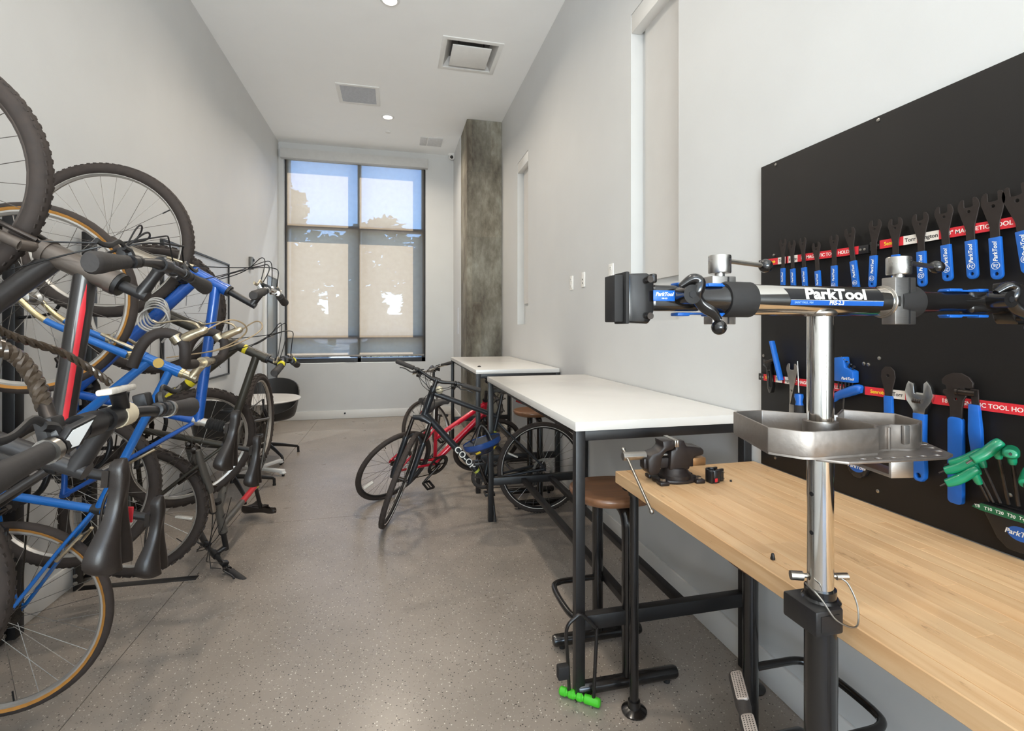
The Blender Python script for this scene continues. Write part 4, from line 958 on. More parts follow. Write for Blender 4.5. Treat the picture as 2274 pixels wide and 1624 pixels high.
rw_, iw = bike(Pw, stand(.49, 6.25, -PI / 2 - .12, .0), 'bicycle', 'white bicycle behind the far table corner with silver handlebar')
# ================================================================ tables, stools, bench
LAM = mat('white_laminate', rgb(226, 222, 216), .22, 0, .01, 5)
LAMEDGE = mat('white_laminate_edge', rgb(212, 205, 197), .3, 0, .01, 5)
def std_table(x0, x1, y0, y1, lab):
    ht = 1.072; r = empty('standing_table', lab, 'table', loc=(x0, y0, 0)); o = Vector((x0, y0, 0)); t = .038; tt = .036
    MB().box(((x0 + x1) / 2, (y0 + y1) / 2, ht - tt / 2), (x1 - x0, y1 - y0, tt)).build('table_top', LAM, r, off=o, bevel=.0025)
    lx = (x0 + .022, x1 - .014); ly = (y0 + .022, y1 - .022)
    for y in ly:
        for x in lx: MB().box((x, y, (ht - tt) / 2), (t, t, ht - tt)).build('leg', BLACK, r, off=o, bevel=.002)
        MB().box(((lx[0] + lx[1]) / 2, y, ht - tt - t / 2), (lx[1] - lx[0] - t, t, t)).build('top_rail', BLACK, r, off=o, bevel=.002)
        MB().box(((lx[0] + lx[1]) / 2, y, .295), (lx[1] - lx[0] - t, t, .055)).build('cross_rail', BLACK, r, off=o, bevel=.002)
    for x in lx: MB().box((x + (.03 if x == lx[0] else 0), (y0 + y1) / 2, ht - tt - .02), (t * .8, ly[1] - ly[0] - t, .03)).build('apron', BLACK, r, off=o, bevel=.002)
    for x in (x0 + .27, x0 + .485): MB().box((x, (y0 + y1) / 2, .295), (t, ly[1] - ly[0] - t, .03)).build('stretcher', BLACK, r, off=o, bevel=.002)
    return r
std_table(.672, 1.452, 1.775, 3.62, 'white topped black metal standing table in the middle, behind the wooden workbench')
std_table(.685, 1.445, 4.22, 6.20, 'white topped black metal standing table farthest away by the concrete column')
WOODS = mat('oiled_stool_wood', rgb(128, 88, 60), .38, 0, .25, 6, .08, .25, stretch=(1, 9, 9))
TUBEB = mat('black_tube', rgb(24, 22, 21), .22, 0, .12, 30, .05, .3)
def stool(loc, rz, lab):
    r = empty('bar_stool', lab, 'stool', Matrix.Translation(loc) @ Matrix.Rotation(rz, 4, 'Z'), group='bar stools')
    hs = .755; a, b = .175, .165
    # dished wooden seat
    rings = []
    for z, k in ((hs - .042, .82), (hs - .034, .95), (hs - .016, 1.0), (hs - .004, .985), (hs, .95), (hs - .006, .6), (hs - .009, .02)):
        rings.append([(a * k * math.copysign(abs(math.cos(q)) ** .8, math.cos(q)), b * k * math.copysign(abs(math.sin(q)) ** .8, math.sin(q)), z) for q in [2 * PI * i / 36 for i in range(36)]])
    MB().loft(rings).build('seat', WOODS, r, ang=50)
    d = .15
    path = smooth([(0, d, .06), (0, d, .35), (0, d, .60), (0, d * .93, .675), (0, d * .62, .706), (0, 0, .712), (0, -d * .62, .706), (0, -d * .93, .675), (0, -d, .60), (0, -d, .35), (0, -d, .06)], 5)
    m = len(path) // 2
    MB().tube(path[:m + 1], .0245, 16).build('leg', TUBEB, r); MB().tube(path[m:], .0245, 16).build('leg', TUBEB, r)
    for s in (-1, 1):
        f = MB().tube([(-.215, s * d, .038), (-.212, s * d, .038), (-.2, s * d, .038), (.2, s * d, .038), (.212, s * d, .038), (.215, s * d, .038)], [.012, .021, .0255, .0255, .021, .012], 14).build('foot', TUBEB, r)
        for x in (-.17, .17): MB().cyl((x, s * d, .001), (x, s * d, .016), .013, 12).build('glide', RUBBER, f)
    ring = smooth([(0, d, .30), (-.10, d, .30), (-.19, d * .95, .30), (-.225, d * .6, .30), (-.225, -d * .6, .30), (-.19, -d * .95, .30), (-.10, -d, .30), (0, -d, .30)], 5)
    MB().tube(ring, .0125, 12).build('footrest', TUBEB, r)
    return r
stool((.90, 1.945, 0), 0, 'wooden seated black tube stool at the end of the workbench, under the near table edge')
stool((1.152, 1.262, 0), PI, 'black tube stool pushed wholly under the workbench behind the repair stand')
stool((1.135, 3.95, 0), 0, 'wooden seated black tube stool between the two white tables, behind the black bicycle wheel')
# --- workbench with a butcher block top
def maple():
    m = bpy.data.materials.new('maple_stave'); m.use_nodes = True; t = m.node_tree; b = t.nodes['Principled BSDF']; L = t.links.new
    tc = t.nodes.new('ShaderNodeTexCoord'); mp = t.nodes.new('ShaderNodeMapping'); mp.inputs['Scale'].default_value = (16, 1.2, 16); L(tc.outputs['Object'], mp.inputs[0])
    oi = t.nodes.new('ShaderNodeObjectInfo'); ad_ = t.nodes.new('ShaderNodeVectorMath'); ad_.operation = 'ADD'; ml = t.nodes.new('ShaderNodeVectorMath'); ml.operation = 'SCALE'; ml.inputs['Scale'].default_value = 40
    cb = t.nodes.new('ShaderNodeCombineXYZ'); L(oi.outputs['Random'], cb.inputs[0]); L(oi.outputs['Random'], cb.inputs[1]); L(cb.outputs[0], ml.inputs[0]); L(mp.outputs[0], ad_.inputs[0]); L(ml.outputs[0], ad_.inputs[1])
    n = t.nodes.new('ShaderNodeTexNoise'); n.inputs['Scale'].default_value = 2.4; n.inputs['Detail'].default_value = 7; n.inputs['Distortion'].default_value = .6; L(ad_.outputs[0], n.inputs['Vector'])
    r = t.nodes.new('ShaderNodeValToRGB'); e = r.color_ramp.elements; e[0].position = .3; e[0].color = rgb(206, 162, 116); e[1].position = .68; e[1].color = rgb(224, 188, 144)
    L(n.outputs['Fac'], r.inputs[0])
    hv = t.nodes.new('ShaderNodeHueSaturation'); mr = t.nodes.new('ShaderNodeMapRange'); mr.inputs['To Min'].default_value = .92; mr.inputs['To Max'].default_value = 1.05
    L(oi.outputs['Random'], mr.inputs[0]); L(mr.outputs[0], hv.inputs['Value']); L(r.outputs[0], hv.inputs['Color'])
    # scuffs and dark nicks
    n2 = t.nodes.new('ShaderNodeTexNoise'); n2.inputs['Scale'].default_value = 9; n2.inputs['Detail'].default_value = 8; n2.inputs['Roughness'].default_value = .75
    mp2 = t.nodes.new('ShaderNodeMapping'); mp2.inputs['Scale'].default_value = (3, 1, 3); L(tc.outputs['Object'], mp2.inputs[0]); L(mp2.outputs[0], n2.inputs['Vector'])
    r2 = t.nodes.new('ShaderNodeValToRGB'); r2.color_ramp.elements[0].position = .30; r2.color_ramp.elements[0].color = (.34, .26, .2, 1); r2.color_ramp.elements[1].position = .40; r2.color_ramp.elements[1].color = (1, 1, 1, 1)
    L(n2.outputs['Fac'], r2.inputs[0])
    mx = t.nodes.new('ShaderNodeMix'); mx.data_type = 'RGBA'; mx.blend_type = 'MULTIPLY'; mx.inputs['Factor'].default_value = .8; L(hv.outputs[0], mx.inputs['A']); L(r2.outputs[0], mx.inputs['B'])
    L(mx.outputs['Result'], b.inputs['Base Color']); b.inputs['Roughness'].default_value = .48
    bp = t.nodes.new('ShaderNodeBump'); bp.inputs['Strength'].default_value = .06; bp.inputs['Distance'].default_value = .001; L(n.outputs['Fac'], bp.inputs['Height']); L(bp.outputs[0], b.inputs['Normal'])
    return m
MAPLE = maple()
BX0, BX1, BY0, BY1, BZ = .825, 1.444, -.75, 1.752, .882
wb = empty('workbench', 'long wooden butcher block workbench on black pipe legs along the right wall', 'workbench', loc=(BX0, BY1, 0)); o = Vector((BX0, BY1, 0))
rr0 = random.Random(11); nst = 14; w = (BX1 - BX0) / nst; wth = .044
for i in range(nst):
    y = BY1; k = 0
    while y > BY0 + .01:
        ln = rr0.uniform(.55, 1.25) if k else rr0.uniform(.25, 1.1)
        y2 = max(BY0, y - ln) if i else BY0
        if y2 - BY0 < .2: y2 = BY0
        MB().box((BX0 + w * (i + .5), (y + y2) / 2, BZ - wth / 2), (w - .0003, y - y2 - .0003, wth)).build('stave', MAPLE, wb, off=o, flat=True, bevel=.0005 if i else .002, seg=1)
        y = y2; k += 1
for y in (1.685, -.5):
    for x in (.87, 1.385):
        lg = MB().cyl((x, y, .02), (x, y, BZ - wth - .005), .0165, 18).build('pipe_leg', TUBEB, wb, off=o)
        MB().lathe([(.0, 0), (.046, 0), (.047, .006), (.036, .012), (.024, .017), (.022, .042), (.0, .042)], Matrix.Translation((x, y, .001)), 24).build('floor_flange', TUBEB, lg, off=o)
        MB().lathe([(.0, -.03), (.022, -.03), (.024, -.01), (.044, -.006), (.044, 0), (0, 0)], Matrix.Translation((x, y, BZ - wth - .0005)), 24).build('top_flange', TUBEB, lg, off=o)
# --- round table with two shell chairs by the window
rt = empty('round_table', 'small round white cafe table in the far left corner by the glazed door', 'table', loc=(-1.32, 5.32, 0))
MB().lathe([(0, .715), (.36, .715), (.395, .722), (.40, .730), (.395, .738), (0, .738)], n=48).build('table_top', LAM, rt, ang=30)
MB().lathe([(.035, .05), (.026, .09), (.026, .70), (.11, .712), (.11, .716)], n=24).build('column', FIT, rt)
for k in range(4):
    a = PI / 4 + PI / 2 * k + .25
    MB().box((.17, 0, .05), (.30, .045, .028), Matrix.Rotation(a, 4, 'Z')).box((.31, 0, .032), (.05, .04, .02), Matrix.Rotation(a, 4, 'Z')).build('foot', FIT, rt, bevel=.006)
    MB().cyl(Vector((.315 * math.cos(a), .315 * math.sin(a), .002)), Vector((.315 * math.cos(a), .315 * math.sin(a), .024)), .013, 10).build('glide', RUBBER, rt)
SHELL = mat('black_shell', rgb(38, 37, 36), .4, 0, .06, 20, .05)
def shell_chair(loc, rz, lab):
    r = empty('shell_chair', lab, 'chair', Matrix.Translation(loc) @ Matrix.Rotation(rz, 4, 'Z'), group='black shell chairs')
    # bucket: swept wall, high at the back (+y), low at the front
    def rim_h(a):      # a = angle, back at PI/2
        b_ = max(0, math.sin(a)); return .62 + .235 * b_ ** .7 if b_ > 0 else .62 - .115 * abs(math.sin(a)) ** .8 - .0
    N = 40; rings = []; inner = []
    for k, (f, q) in enumerate(((.10, .0), (.55, .012), (.80, .06), (.92, .18), (.97, .42), (1.0, .72), (1.03, 1.0))):
        ring = []; ri = []
        for i in range(N):
            a = 2 * PI * i / N; zt = rim_h(a); z = .425 + (zt - .425) * q
            ox = .30 * f * math.cos(a); oy = .27 * f * math.sin(a) + (.05 * q if math.sin(a) > 0 else 0)
            ring.append((ox, oy, z)); ri.append((ox * .965, oy * .965, z + (.010 if q < .5 else 0)))
        rings.append(ring); inner.append(ri)
    MB().loft(rings + inner[::-1], cap=True).build('shell', SHELL, r, ang=70)
    MB().cyl((0, 0, .10), (0, 0, .43), .026, 18).build('swivel_column', BLACK, r)
    for k in range(4):
        a = PI / 4 + PI / 2 * k
        d = Vector((math.cos(a), math.sin(a), 0))
        MB().tube([d * .02 + Vector((0, 0, .15)), d * .16 + Vector((0, 0, .118)), d * .325 + Vector((0, 0, .072)), d * .34 + Vector((0, 0, .06)), d * .342 + Vector((0, 0, .012))], [.021, .018, .014, .014, .013], 10).build('leg', BLACK, r)
        MB().cyl(d * .342 + Vector((0, 0, .001)), d * .342 + Vector((0, 0, .014)), .015, 10).build('glide', RUBBER, r)
    return r
shell_chair((-1.36, 5.93, 0), -.15, 'black shell chair behind the round white table, its back rising above the top')
shell_chair((-1.36, 4.70, 0), PI - .25, 'black shell chair in front of the round table, glimpsed through a bicycle wheel')
# ================================================================ tool board
TBX = 1.446
tb = empty('tool_board', 'large black panel screwed to the right wall above the workbench', 'tool board', loc=(XR, 1.712, BZ)); o = Vector((XR, 1.712, BZ))
BOARD = mat('black_board_laminate', rgb(25, 23, 22), .55, 0, .06, 3, .03, spec=.3)
MB().box(((TBX + XR) / 2, (1.712 - .75) / 2, (BZ + 2.085) / 2), (XR - TBX, 1.712 + .75, 2.085 - BZ - .002)).build('panel', BOARD, tb, off=o, bevel=.002)
for q in ((1723, 366), (1951, 267), (1719, 567), (1722, 775), (1696, 790), (1696, 834), (1919, 808), (1929, 810), (1953, 796), (1722, 1017), (1950, 1091), (2243, 1100), (2238, 1196)):
    p = pix(*q, X=TBX)
    s_ = MB().lathe([(0, 0), (.0058, 0), (.0056, .002), (.003, .0034), (0, .0036)], zframe(p, (-1, 0, 0)), 14)
    s_.build('screw', STEEL, tb, off=o)
def bframe(p, rot=0.0, out=0.0):
    """board frame: x to the viewer's right, y up, z out of the board"""
    M = Matrix(((0, 0, -1, p[0] - out), (-1, 0, 0, p[1]), (0, 1, 0, p[2]), (0, 0, 0, 1)))
    return M @ Matrix.Rotation(rot, 4, 'Z')
def bar_strip(pa, pb, lab, runs):
    """magnetic holder between two board points; runs = (from, to, material, text, text material)"""
    A, B = pix(*pa, X=TBX), pix(*pb, X=TBX); L = (B - A).length; a = math.atan2(B.z - A.z, -(B.y - A.y))
    r = empty('magnetic_tool_holder', lab, 'tool holder', bframe(A, a))
    MB().box((L / 2, 0, .006), (L, .026, .012)).build('rail', BLACKP, r, bevel=.001)
    for f0, f1, m_, tx, tm in runs:
        e = MB().box((L * (f0 + f1) / 2, 0, .0122), (L * (f1 - f0), .0255, .0012)).build('label_strip', m_, r)
        if tx: text('lettering', tx, .0155, (L * (f0 + f1) / 2, -.0005, .0130), (1, 0, 0), (0, 0, 1), tm, e, bold=.012)
    for x in (.012, .026, L - .026, L - .012):
        MB().lathe([(0, .012), (.0042, .012), (.004, .0135), (.0015, .014), (0, .013)], Matrix.Translation((x, 0, 0)), 12).build('screw', STEEL, r)
    return r
REDB = RED; WB_ = mat('white_strip', rgb(222, 214, 204), .5, 0, .03, 30)
runs = lambda t: [(.07, .22, REDB, 'Senrob', YELLOWP), (.22, .30, WB_, 'Torr', BLACKP), (.305, .315, BLACKP, '', None), (.30, .33, REDB, '', None), (.33, .42, WB_, 'ington', BLACKP), (.42, .93, REDB, t, WHITEP)]
runs2 = runs('18" MAGNETIC TOOL HOLDER')
bar_strip((1690, 586), (1935, 553), 'red and white magnetic strip of the upper row, on its left', runs2)
bar_strip((1938, 548), (2400, 470), 'red and white magnetic strip of the upper row, nearest the camera', runs2)
bar_strip((1690, 836), (1900, 865), 'red and white magnetic strip of the lower row, on its left', runs2)
bar_strip((1903, 864), (2420, 929), 'red and white magnetic strip of the lower row, nearest the camera', runs2)
WR = mat('wrench_steel', rgb(54, 47, 44), .5, .55, .1, 60, .1)
def wrench_outline(w, L, hw):
    """open-ended head at the top, tang running down"""
    t = [(-.20 * w, -.02 * w), (-.20 * w, -.40 * w), (-.12 * w, -.44 * w), (.12 * w, -.44 * w), (.20 * w, -.40 * w), (.20 * w, -.02 * w), (.27 * w, .02 * w), (.36 * w, -.02 * w), (.455 * w, -.16 * w), (.5 * w, -.34 * w), (.49 * w, -.50 * w), (.43 * w, -.68 * w), (.30 * w + .1 * hw, -1.0 * w), (.45 * hw, -1.45 * w), (.40 * hw, -1.6 * w)]
    low = -L * .62
    right = t[5:] + [(.40 * hw, low)]
    left = [(-x, y) for x, y in right[::-1]]
    return left + t[:5][0:1] + t[1:5] + right
def cone_wrench(top, bot, w, lab, num, hw=None):
    A = pix(*top, X=TBX - .016); B = pix(*bot, X=TBX - .016); L = (A - B).length; hw = hw or .022
    a = math.atan2((A.z - B.z), -(A.y - B.y)) - PI / 2
    r = empty('cone_wrench', lab, 'wrench', bframe(A, a), group='cone wrenches on the upper row')
    out_ = wrench_outline(w, L, hw)
    MB().prism(out_, -.0014, .0014, None, [circ(0, -.66 * w, .085 * w, 6, .5)]).build('head', WR, r, bevel=.0004, seg=1)
    hs = -L * .52; y1 = -L
    ho = [(-hw / 2, hs), (-hw / 2, y1 + hw / 2)] + [(hw / 2 * math.cos(q), y1 + hw / 2 + hw / 2 * math.sin(q)) for q in [PI + PI * i / 10 for i in range(1, 10)]] + [(hw / 2, y1 + hw / 2), (hw / 2, hs)]
    hd = MB().prism(ho, -.0045, .0045, None, [circ(0, y1 + hw * .55, hw * .17, 12)]).build('handle', TOOLBLUE, r, bevel=.0015)
    text('lettering', 'ParkTool', hw * .52, (hw * .03, hs - L * .165, .0047), (0, 1, 0), (0, 0, 1), WHITEP, hd, shear=.25, bold=.02)
    if num:
        MB().prism(circ(0, y1 + hw * 1.35, hw * .36, 18), .0044, .0048, None, [circ(0, y1 + hw * 1.35, hw * .32, 18)]).build('number_ring', WHITEP, hd)
        text('lettering', num, hw * .46, (0, y1 + hw * 1.35, .0047), (-.95, .3, 0), (0, 0, 1), WHITEP, hd)
    return r
WRS = [((1738.8, 532), (1739, 655), .036, '13'), ((1758, 535), (1763, 655), .036, '14'), ((1782, 529), (1789, 655), .034, '15'), ((1812, 539), (1819, 660), .036, '16'), ((1852, 523), (1853, 652), .036, '17'), ((1886, 507), (1903, 648), .040, '18'), ((1944, 489), (1937, 640), .042, '19'),
       ((1988, 485), (1990, 640), .044, '20'), ((2043, 474), (2049, 637), .046, '22'), ((2095, 457), (2106, 625), .047, '23'), ((2150, 442), (2161.5, 620), .050, '24'), ((2204, 427), (2216, 621), .053, '26'), ((2254, 412), (2286, 608), .057, '28')]
NTH = ['first', 'second', 'third', 'fourth', 'fifth', 'sixth', 'seventh', 'eighth']
WLAB = ['flat blue-handled wrench behind the chrome lever of the knob nearest the camera', 'flat blue-handled wrench half covered by the black ball of the nearer knob', 'flat blue-handled wrench wholly seen just beyond the black ball knob', 'big flat blue-handled wrench in the upper row, last but one before the picture edge', 'biggest flat blue-handled wrench, tilted, cut by the edge of the picture']
for i, (a, b_, w, num) in enumerate(WRS):
    lab = WLAB[i - 8] if i >= 8 else ('flat blue-handled wrench, %s from the far end of the upper row' % NTH[i])
    cone_wrench(a, b_, w, lab, num, .0185 + .0006 * i)
# ---- lower row
def at(q, out=.016): return pix(*q, X=TBX - out)
def btool(name, lab, q, rot=0.0, out=.016, cat='tool'): return empty(name, lab, cat, bframe(at(q, out), rot))
SC = .00112   # metres per photograph pixel on the board near its middle, used only to think in
# chain tool
t1 = btool('chain_tool', 'black chain breaker with a blue T handle, at the left end of the lower row', (1710, 806))
MB().prism([(-.03, .012), (.012, .012), (.018, .0), (.012, -.01), (.02, -.09), (.014, -.115), (.002, -.118), (-.006, -.1), (-.012, -.02), (-.03, -.012)], -.008, .008, None, [[(-.002, -.03), (.006, -.03), (.010, -.095), (.004, -.095)]]).build('body', BLACKGLOSS, t1, bevel=.002)
MB().tube([(-.02, 0, .004), (.038, .018, .004)], .006, 10).build('spindle', DARKSTEEL, t1)
MB().tube([(.016, .085, .006), (.036, .02, .006), (.062, -.062, .006)], .0075, 10, flat=1.6).build('handle', TOOLBLUE, t1)
# silver pedal wrench
t2 = btool('pedal_wrench', 'slim silver open-ended wrench beside the screwdriver in the lower row', (1759, 808))
MB().prism(wrench_outline(.052, .26, .026)[:-1], -.002, .002, None, [circ(0, -.10, .0035, 10)]).build('head', STEEL, t2, bevel=.0006, seg=1)
MB().prism([(-.012, -.15), (-.014, -.24), (.014, -.24), (.012, -.15)], -.003, .003).build('handle', STEEL, t2, bevel=.0015)
# screwdriver
t3 = btool('screwdriver', 'blue and black handled screwdriver between the silver wrench and the stand post', (1771, 802), .05)
MB().tube([(0, .0, 0), (0, -.115, 0)], [.002, .0028], 10).build('blade', STEEL, t3)
MB().lathe([(0, 0), (.014, .002), (.0155, .012), (.011, .03), (.014, .042), (.015, .046)], zframe((0, -.118, 0), (0, -1, 0)), 18).build('collar', TOOLBLUE, t3)
MB().lathe([(0, .04), (.0155, .042), (.016, .08), (.0165, .11), (.012, .122), (0, .124)], zframe((0, -.118, 0), (0, -1, 0)), 18).build('handle', RUBBER, t3)
# folding hex set and P handle
t4 = btool('hex_key_caddy', 'blue block holding hex keys, right behind the stand post in the lower row', (1880, 828))
MB().prism([(-.035, .048), (.0, .052), (.004, .018), (.034, .008), (.034, -.03), (-.035, -.03)], -.012, .014).build('body', TOOLBLUE, t4, bevel=.003)
text('lettering', 'ParkTool', .012, (.016, -.018, .0145), (1, 0, 0), (0, 0, 1), WHITEP, t4, shear=.25, bold=.02)
for k in range(5): MB().tube(smooth([(-.028 + .013 * k, -.055 - .004 * k, .002), (-.028 + .013 * k, .03 - .006 * k, .002), (-.024 + .013 * k, .048 - .006 * k, .004), (-.008 + .012 * k, .05 - .007 * k, .012)], 3), .0024, 6).build('hex_key', BLACKP, t4)
t5 = btool('p_handle_driver', 'blue bent-handled hex driver just below the blue key block', (1886, 880))
MB().tube(smooth([(.045, .025, 0), (.03, .026, 0), (-.01, .010, 0), (-.045, -.006, 0), (-.06, -.02, 0)], 4), [.010, .013, .0145, .015, .0155, .016, .016, .0155, .015, .0145, .014, .013, .012, .012, .012, .011, .010], 12).build('handle', TOOLBLUE, t5)
MB().tube([(-.02, -.004, 0), (-.03, -.16, 0)], .003, 8).build('shaft', DARKSTEEL, t5)
# small flat wrench
cw = btool('flat_spanner', 'narrow black spanner with keyhole and blue handle, beside the chrome adjustable wrench', (1972, 816), .02)
MB().prism([(-.008, .002), (.008, .002), (.020, -.010), (.022, -.03), (.012, -.07), (.010, -.10), (-.010, -.10), (-.012, -.07), (-.022, -.03), (-.020, -.010)], -.0015, .0015, None, [circ(0, -.025, .005, 6)]).build('head', WR, cw, bevel=.0005, seg=1)
MB().prism([(-.0125, -.085), (-.0135, -.20), (-.006, -.21), (.006, -.21), (.0135, -.20), (.0125, -.085)], -.0045, .0045).build('handle', TOOLBLUE, cw, bevel=.0015)
# adjustable wrench
aw = btool('adjustable_wrench', 'chrome adjustable wrench with a blue handle in the lower row', (2043, 848))
MB().prism([(-.028, .0), (-.014, -.006), (-.012, -.034), (.012, -.034), (.013, -.004), (.022, .004), (.033, -.012), (.038, -.036), (.032, -.055), (.018, -.075), (.014, -.10), (-.014, -.10), (-.016, -.08), (-.034, -.055), (-.038, -.03), (-.034, -.012)], -.006, .006).build('head', mat('satin_chrome', rgb(206, 206, 204), .2, 1, .03, 30), aw, bevel=.0015)
MB().tube([(-.014 + .003 * i, -.054, .006) for i in range(9)], [.0055 if i % 2 else .0068 for i in range(9)], 12).build('knurl', DARKSTEEL, aw)
MB().prism([(-.0155, -.088), (-.0145, -.15), (-.018, -.25), (-.017, -.267), (-.008, -.278), (.008, -.278), (.017, -.267), (.018, -.25), (.0155, -.15), (.0165, -.088)], -.008, .008, None, [circ(0, -.262, .007, 14)]).build('handle', TOOLBLUE, aw, bevel=.003)
# headset / bottom bracket wrench
bw_ = btool('hook_wrench', 'large dark crescent headed wrench with a long blue handle', (2124, 829))
MB().prism([(-.024, -.008), (-.008, .0), (.012, .001), (.030, -.008), (.040, -.022), (.039, -.034), (.028, -.038), (.020, -.036), (.019, -.046), (.026, -.054), (.018, -.068), (.015, -.088), (.014, -.13), (-.014, -.13), (-.015, -.088), (-.024, -.062), (-.032, -.054), (-.030, -.046), (-.022, -.044), (-.025, -.034), (-.034, -.030), (-.034, -.020)], -.003, .003, None, [circ(.0, -.068, .0035, 10)]).build('head', WR, bw_, bevel=.0008, seg=1)
MB().prism(rrect(.034, .226, .010), -.006, .007, Matrix.Translation((0, -.228, 0))).build('handle', TOOLBLUE, bw_, bevel=.003)
# pin hammer shaped spanner
pw = btool('peg_spanner', 'blue handled spanner with a dark threaded peg, next to the crescent headed wrench', (2155, 873))
MB().cyl((-.024, .0, .006), (.016, .0, .006), .0075, 14).cyl((-.028, 0, .006), (-.022, 0, .006), .0095, 14).build('peg', DARKSTEEL, pw)
MB().prism([(.0, .012), (.018, .010), (.020, -.03), (.004, -.03)], -.002, .002).build('head', WR, pw, bevel=.0005, seg=1)
MB().prism([(-.002, -.028), (.020, -.028), (.026, -.09), (.028, -.145), (.004, -.15), (-.003, -.10)], -.006, .006).build('handle', TOOLBLUE, pw, bevel=.002)
# hex wrench holders with logo
OVAL = BLUEP
def holder(q, lab, w, green, logo_x):
    r = empty('wrench_holder', lab, 'tool holder', bframe(pix(*q, X=TBX), 0))
    MB().prism([(-w, .0), (-w * .7, .012), (w * .7, .012), (w, .0), (w * .5, -w * 1.0), (w * .2, -w * 1.25), (-w * .2, -w * 1.25), (-w * .5, -w * 1.0)], .0, .014).build('plate', BLACK, r, bevel=.004)
    MB().prism([(-w, -.002), (-w * .7, .012), (w * .7, .012), (w, -.002), (w * .7, -.008), (-w * .7, -.008)], .014, .042).build('socket_block', BLACK, r, bevel=.003)
    b_ = MB().prism([(logo_x + .026 * math.cos(t_), -w * .62 + .017 * math.sin(t_)) for t_ in [2 * PI * i / 24 for i in range(24)]], .0138, .0146).build('logo_oval', OVAL, r)
    text('lettering', 'ParkTool', .0165, (logo_x, -w * .62, .0150), (1, 0, 0), (0, 0, 1), WHITEP, b_, shear=.25, bold=.02)
    for x in (-.018, .018): MB().lathe([(0, .014), (.004, .014), (.004, .0145), (0, .0145)], Matrix.Translation((x, -w * 1.02, 0)), 10).build('hole', BLACKP, r)
    if green:
        g = MB().prism([(-w * .98, -.004), (-w * .68, .010), (w * .68, .010), (w * .98, -.004), (w * .7, -.0075), (-w * .7, -.0075)], .0420, .0428).build('size_label', mat('green_print', rgb(24, 92, 58), .45, 0, .04, 30), r)
        for i, s_ in enumerate(('T8', 'T10', 'T20', 'T30', 'T40', 'T50')): text('lettering', s_, .0105, (-w * .8 + w * .32 * i, .001, .0431), (1, .1 * (2 - i), 0), (0, 0, 1), WHITEP, g, bold=.01)
    return r
h1 = holder((1910, 1012), 'black wrench holder with an oval logo, partly behind the tool tray bracket', .056, False, 0.0)
h2 = holder((2262, 1140), 'black holder with green size labels carrying the green star-bit drivers', .072, True, .012)
GREEN = mat('green_handle', rgb(20, 132, 92), .3, 0, .06, 20, 0, .2)
def torx(tip, elbow, base, lab, n, to=.085, eo=.055):
    """P-handled driver: shaft from the holder up to an elbow, grip out to its tip"""
    B = pix(*base, X=TBX - .03); E = pix(*elbow, X=TBX - eo); Tp = pix(*tip, X=TBX - to)
    r = empty('star_driver', lab, 'tool', Matrix.Translation(E), group='green star-bit drivers')
    dn = (B - E).normalized(); hd = (Tp - E).normalized(); L = (Tp - E).length
    MB().tube([dn * .02, B - E], .0021 + .0004 * n, 8).build('shaft', DARKSTEEL, r)
    MB().tube([dn * .034, dn * .028, dn * .014, -dn * .002, -dn * .006], [.0062, .0082, .0092, .011, .009], 14).build('neck', GREEN, r)
    pts = [-hd * .014, -hd * .012, -hd * .004, hd * L * .2, hd * L * .42, hd * L * .62, hd * L * .82, hd * L * .96, hd * L]
    pts = [p + dn * (.004 * math.sin(PI * min(1, max(0, p.dot(hd) / L)))) for p in pts]
    MB().tube(smooth(pts, 3), [.006, .0085, .0105, .0122, .013, .0136, .0145, .0150, .0153, .0154, .0153, .0152, .0152, .0152, .0152, .015, .0147, .0143, .0138, .0132, .0126, .0122, .0116, .0105, .007], 14, flat=.82).build('handle', GREEN, r)
    MB().tube([hd * L, hd * (L + .014)], .0016 + .0003 * n, 6).build('tip', DARKSTEEL, r)
    return r
torx((2100, 1074), (2160, 1046), (2196, 1114), 'lowest green handled star-bit driver of the fan', 1)
torx((2098, 1046), (2158, 1024), (2206, 1116), 'green handled star-bit driver, second lowest of the fan', 2, .075, .05)
torx((2110, 1030), (2172, 1008), (2222, 1118), 'green handled star-bit driver in the middle of the fan', 3, .06, .042)
torx((2158, 1022), (2212, 988), (2240, 1120), 'green handled star-bit driver with the highest sloping grip of the fan', 4, .10, .065)
torx((2244, 1008), (2245, 1000), (2262, 1124), 'green handled star-bit driver standing upright, grip seen end on', 5, .115, .045)
torx((2278, 1075), (2290, 1048), (2286, 1128), 'green handled star-bit driver cut by the right edge of the picture', 5, .11, .05)
# ================================================================ vise and small things on the bench
CAST = mat('brown_black_cast_iron', rgb(40, 33, 31), .4, .2, .12, 60, .15)
vz = empty('bench_vise', 'black cast iron bench vise with steel bar handle on the workbench corner', 'vise', Matrix.Translation((.985, 1.60, BZ)) @ Matrix.Rotation(-.06, 4, 'Z'))
b_ = MB(); b_.prism([(-.075 , -.035), (-.02, -.055), (.02, -.055), (.075, -.035), (.085, 0), (.075, .035), (.02, .055), (-.02, .055), (-.075, .035), (-.085, 0)], .0, .014)
for a in (.6, 2.5, 3.8, 5.7): b_.box((.085 * math.cos(a), .075 * math.sin(a), .007), (.035, .035, .014))
b_.build('base', CAST, vz, bevel=.004)
MB().lathe([(.058, .014), (.058, .026), (.048, .034), (.042, .05)], n=28).build('swivel', CAST, vz)
MB().prism([(-.035, .045), (-.03, .115), (-.012, .120), (-.012, .150), (.02, .150), (.03, .128), (.085, .122), (.098, .112), (.096, .095), (.06, .088), (.045, .06), (.04, .045)], -.035, .035, frame((0, 0, 0), (1, 0, 0), (0, -1, 0))).build('fixed_jaw', CAST, vz, bevel=.006)
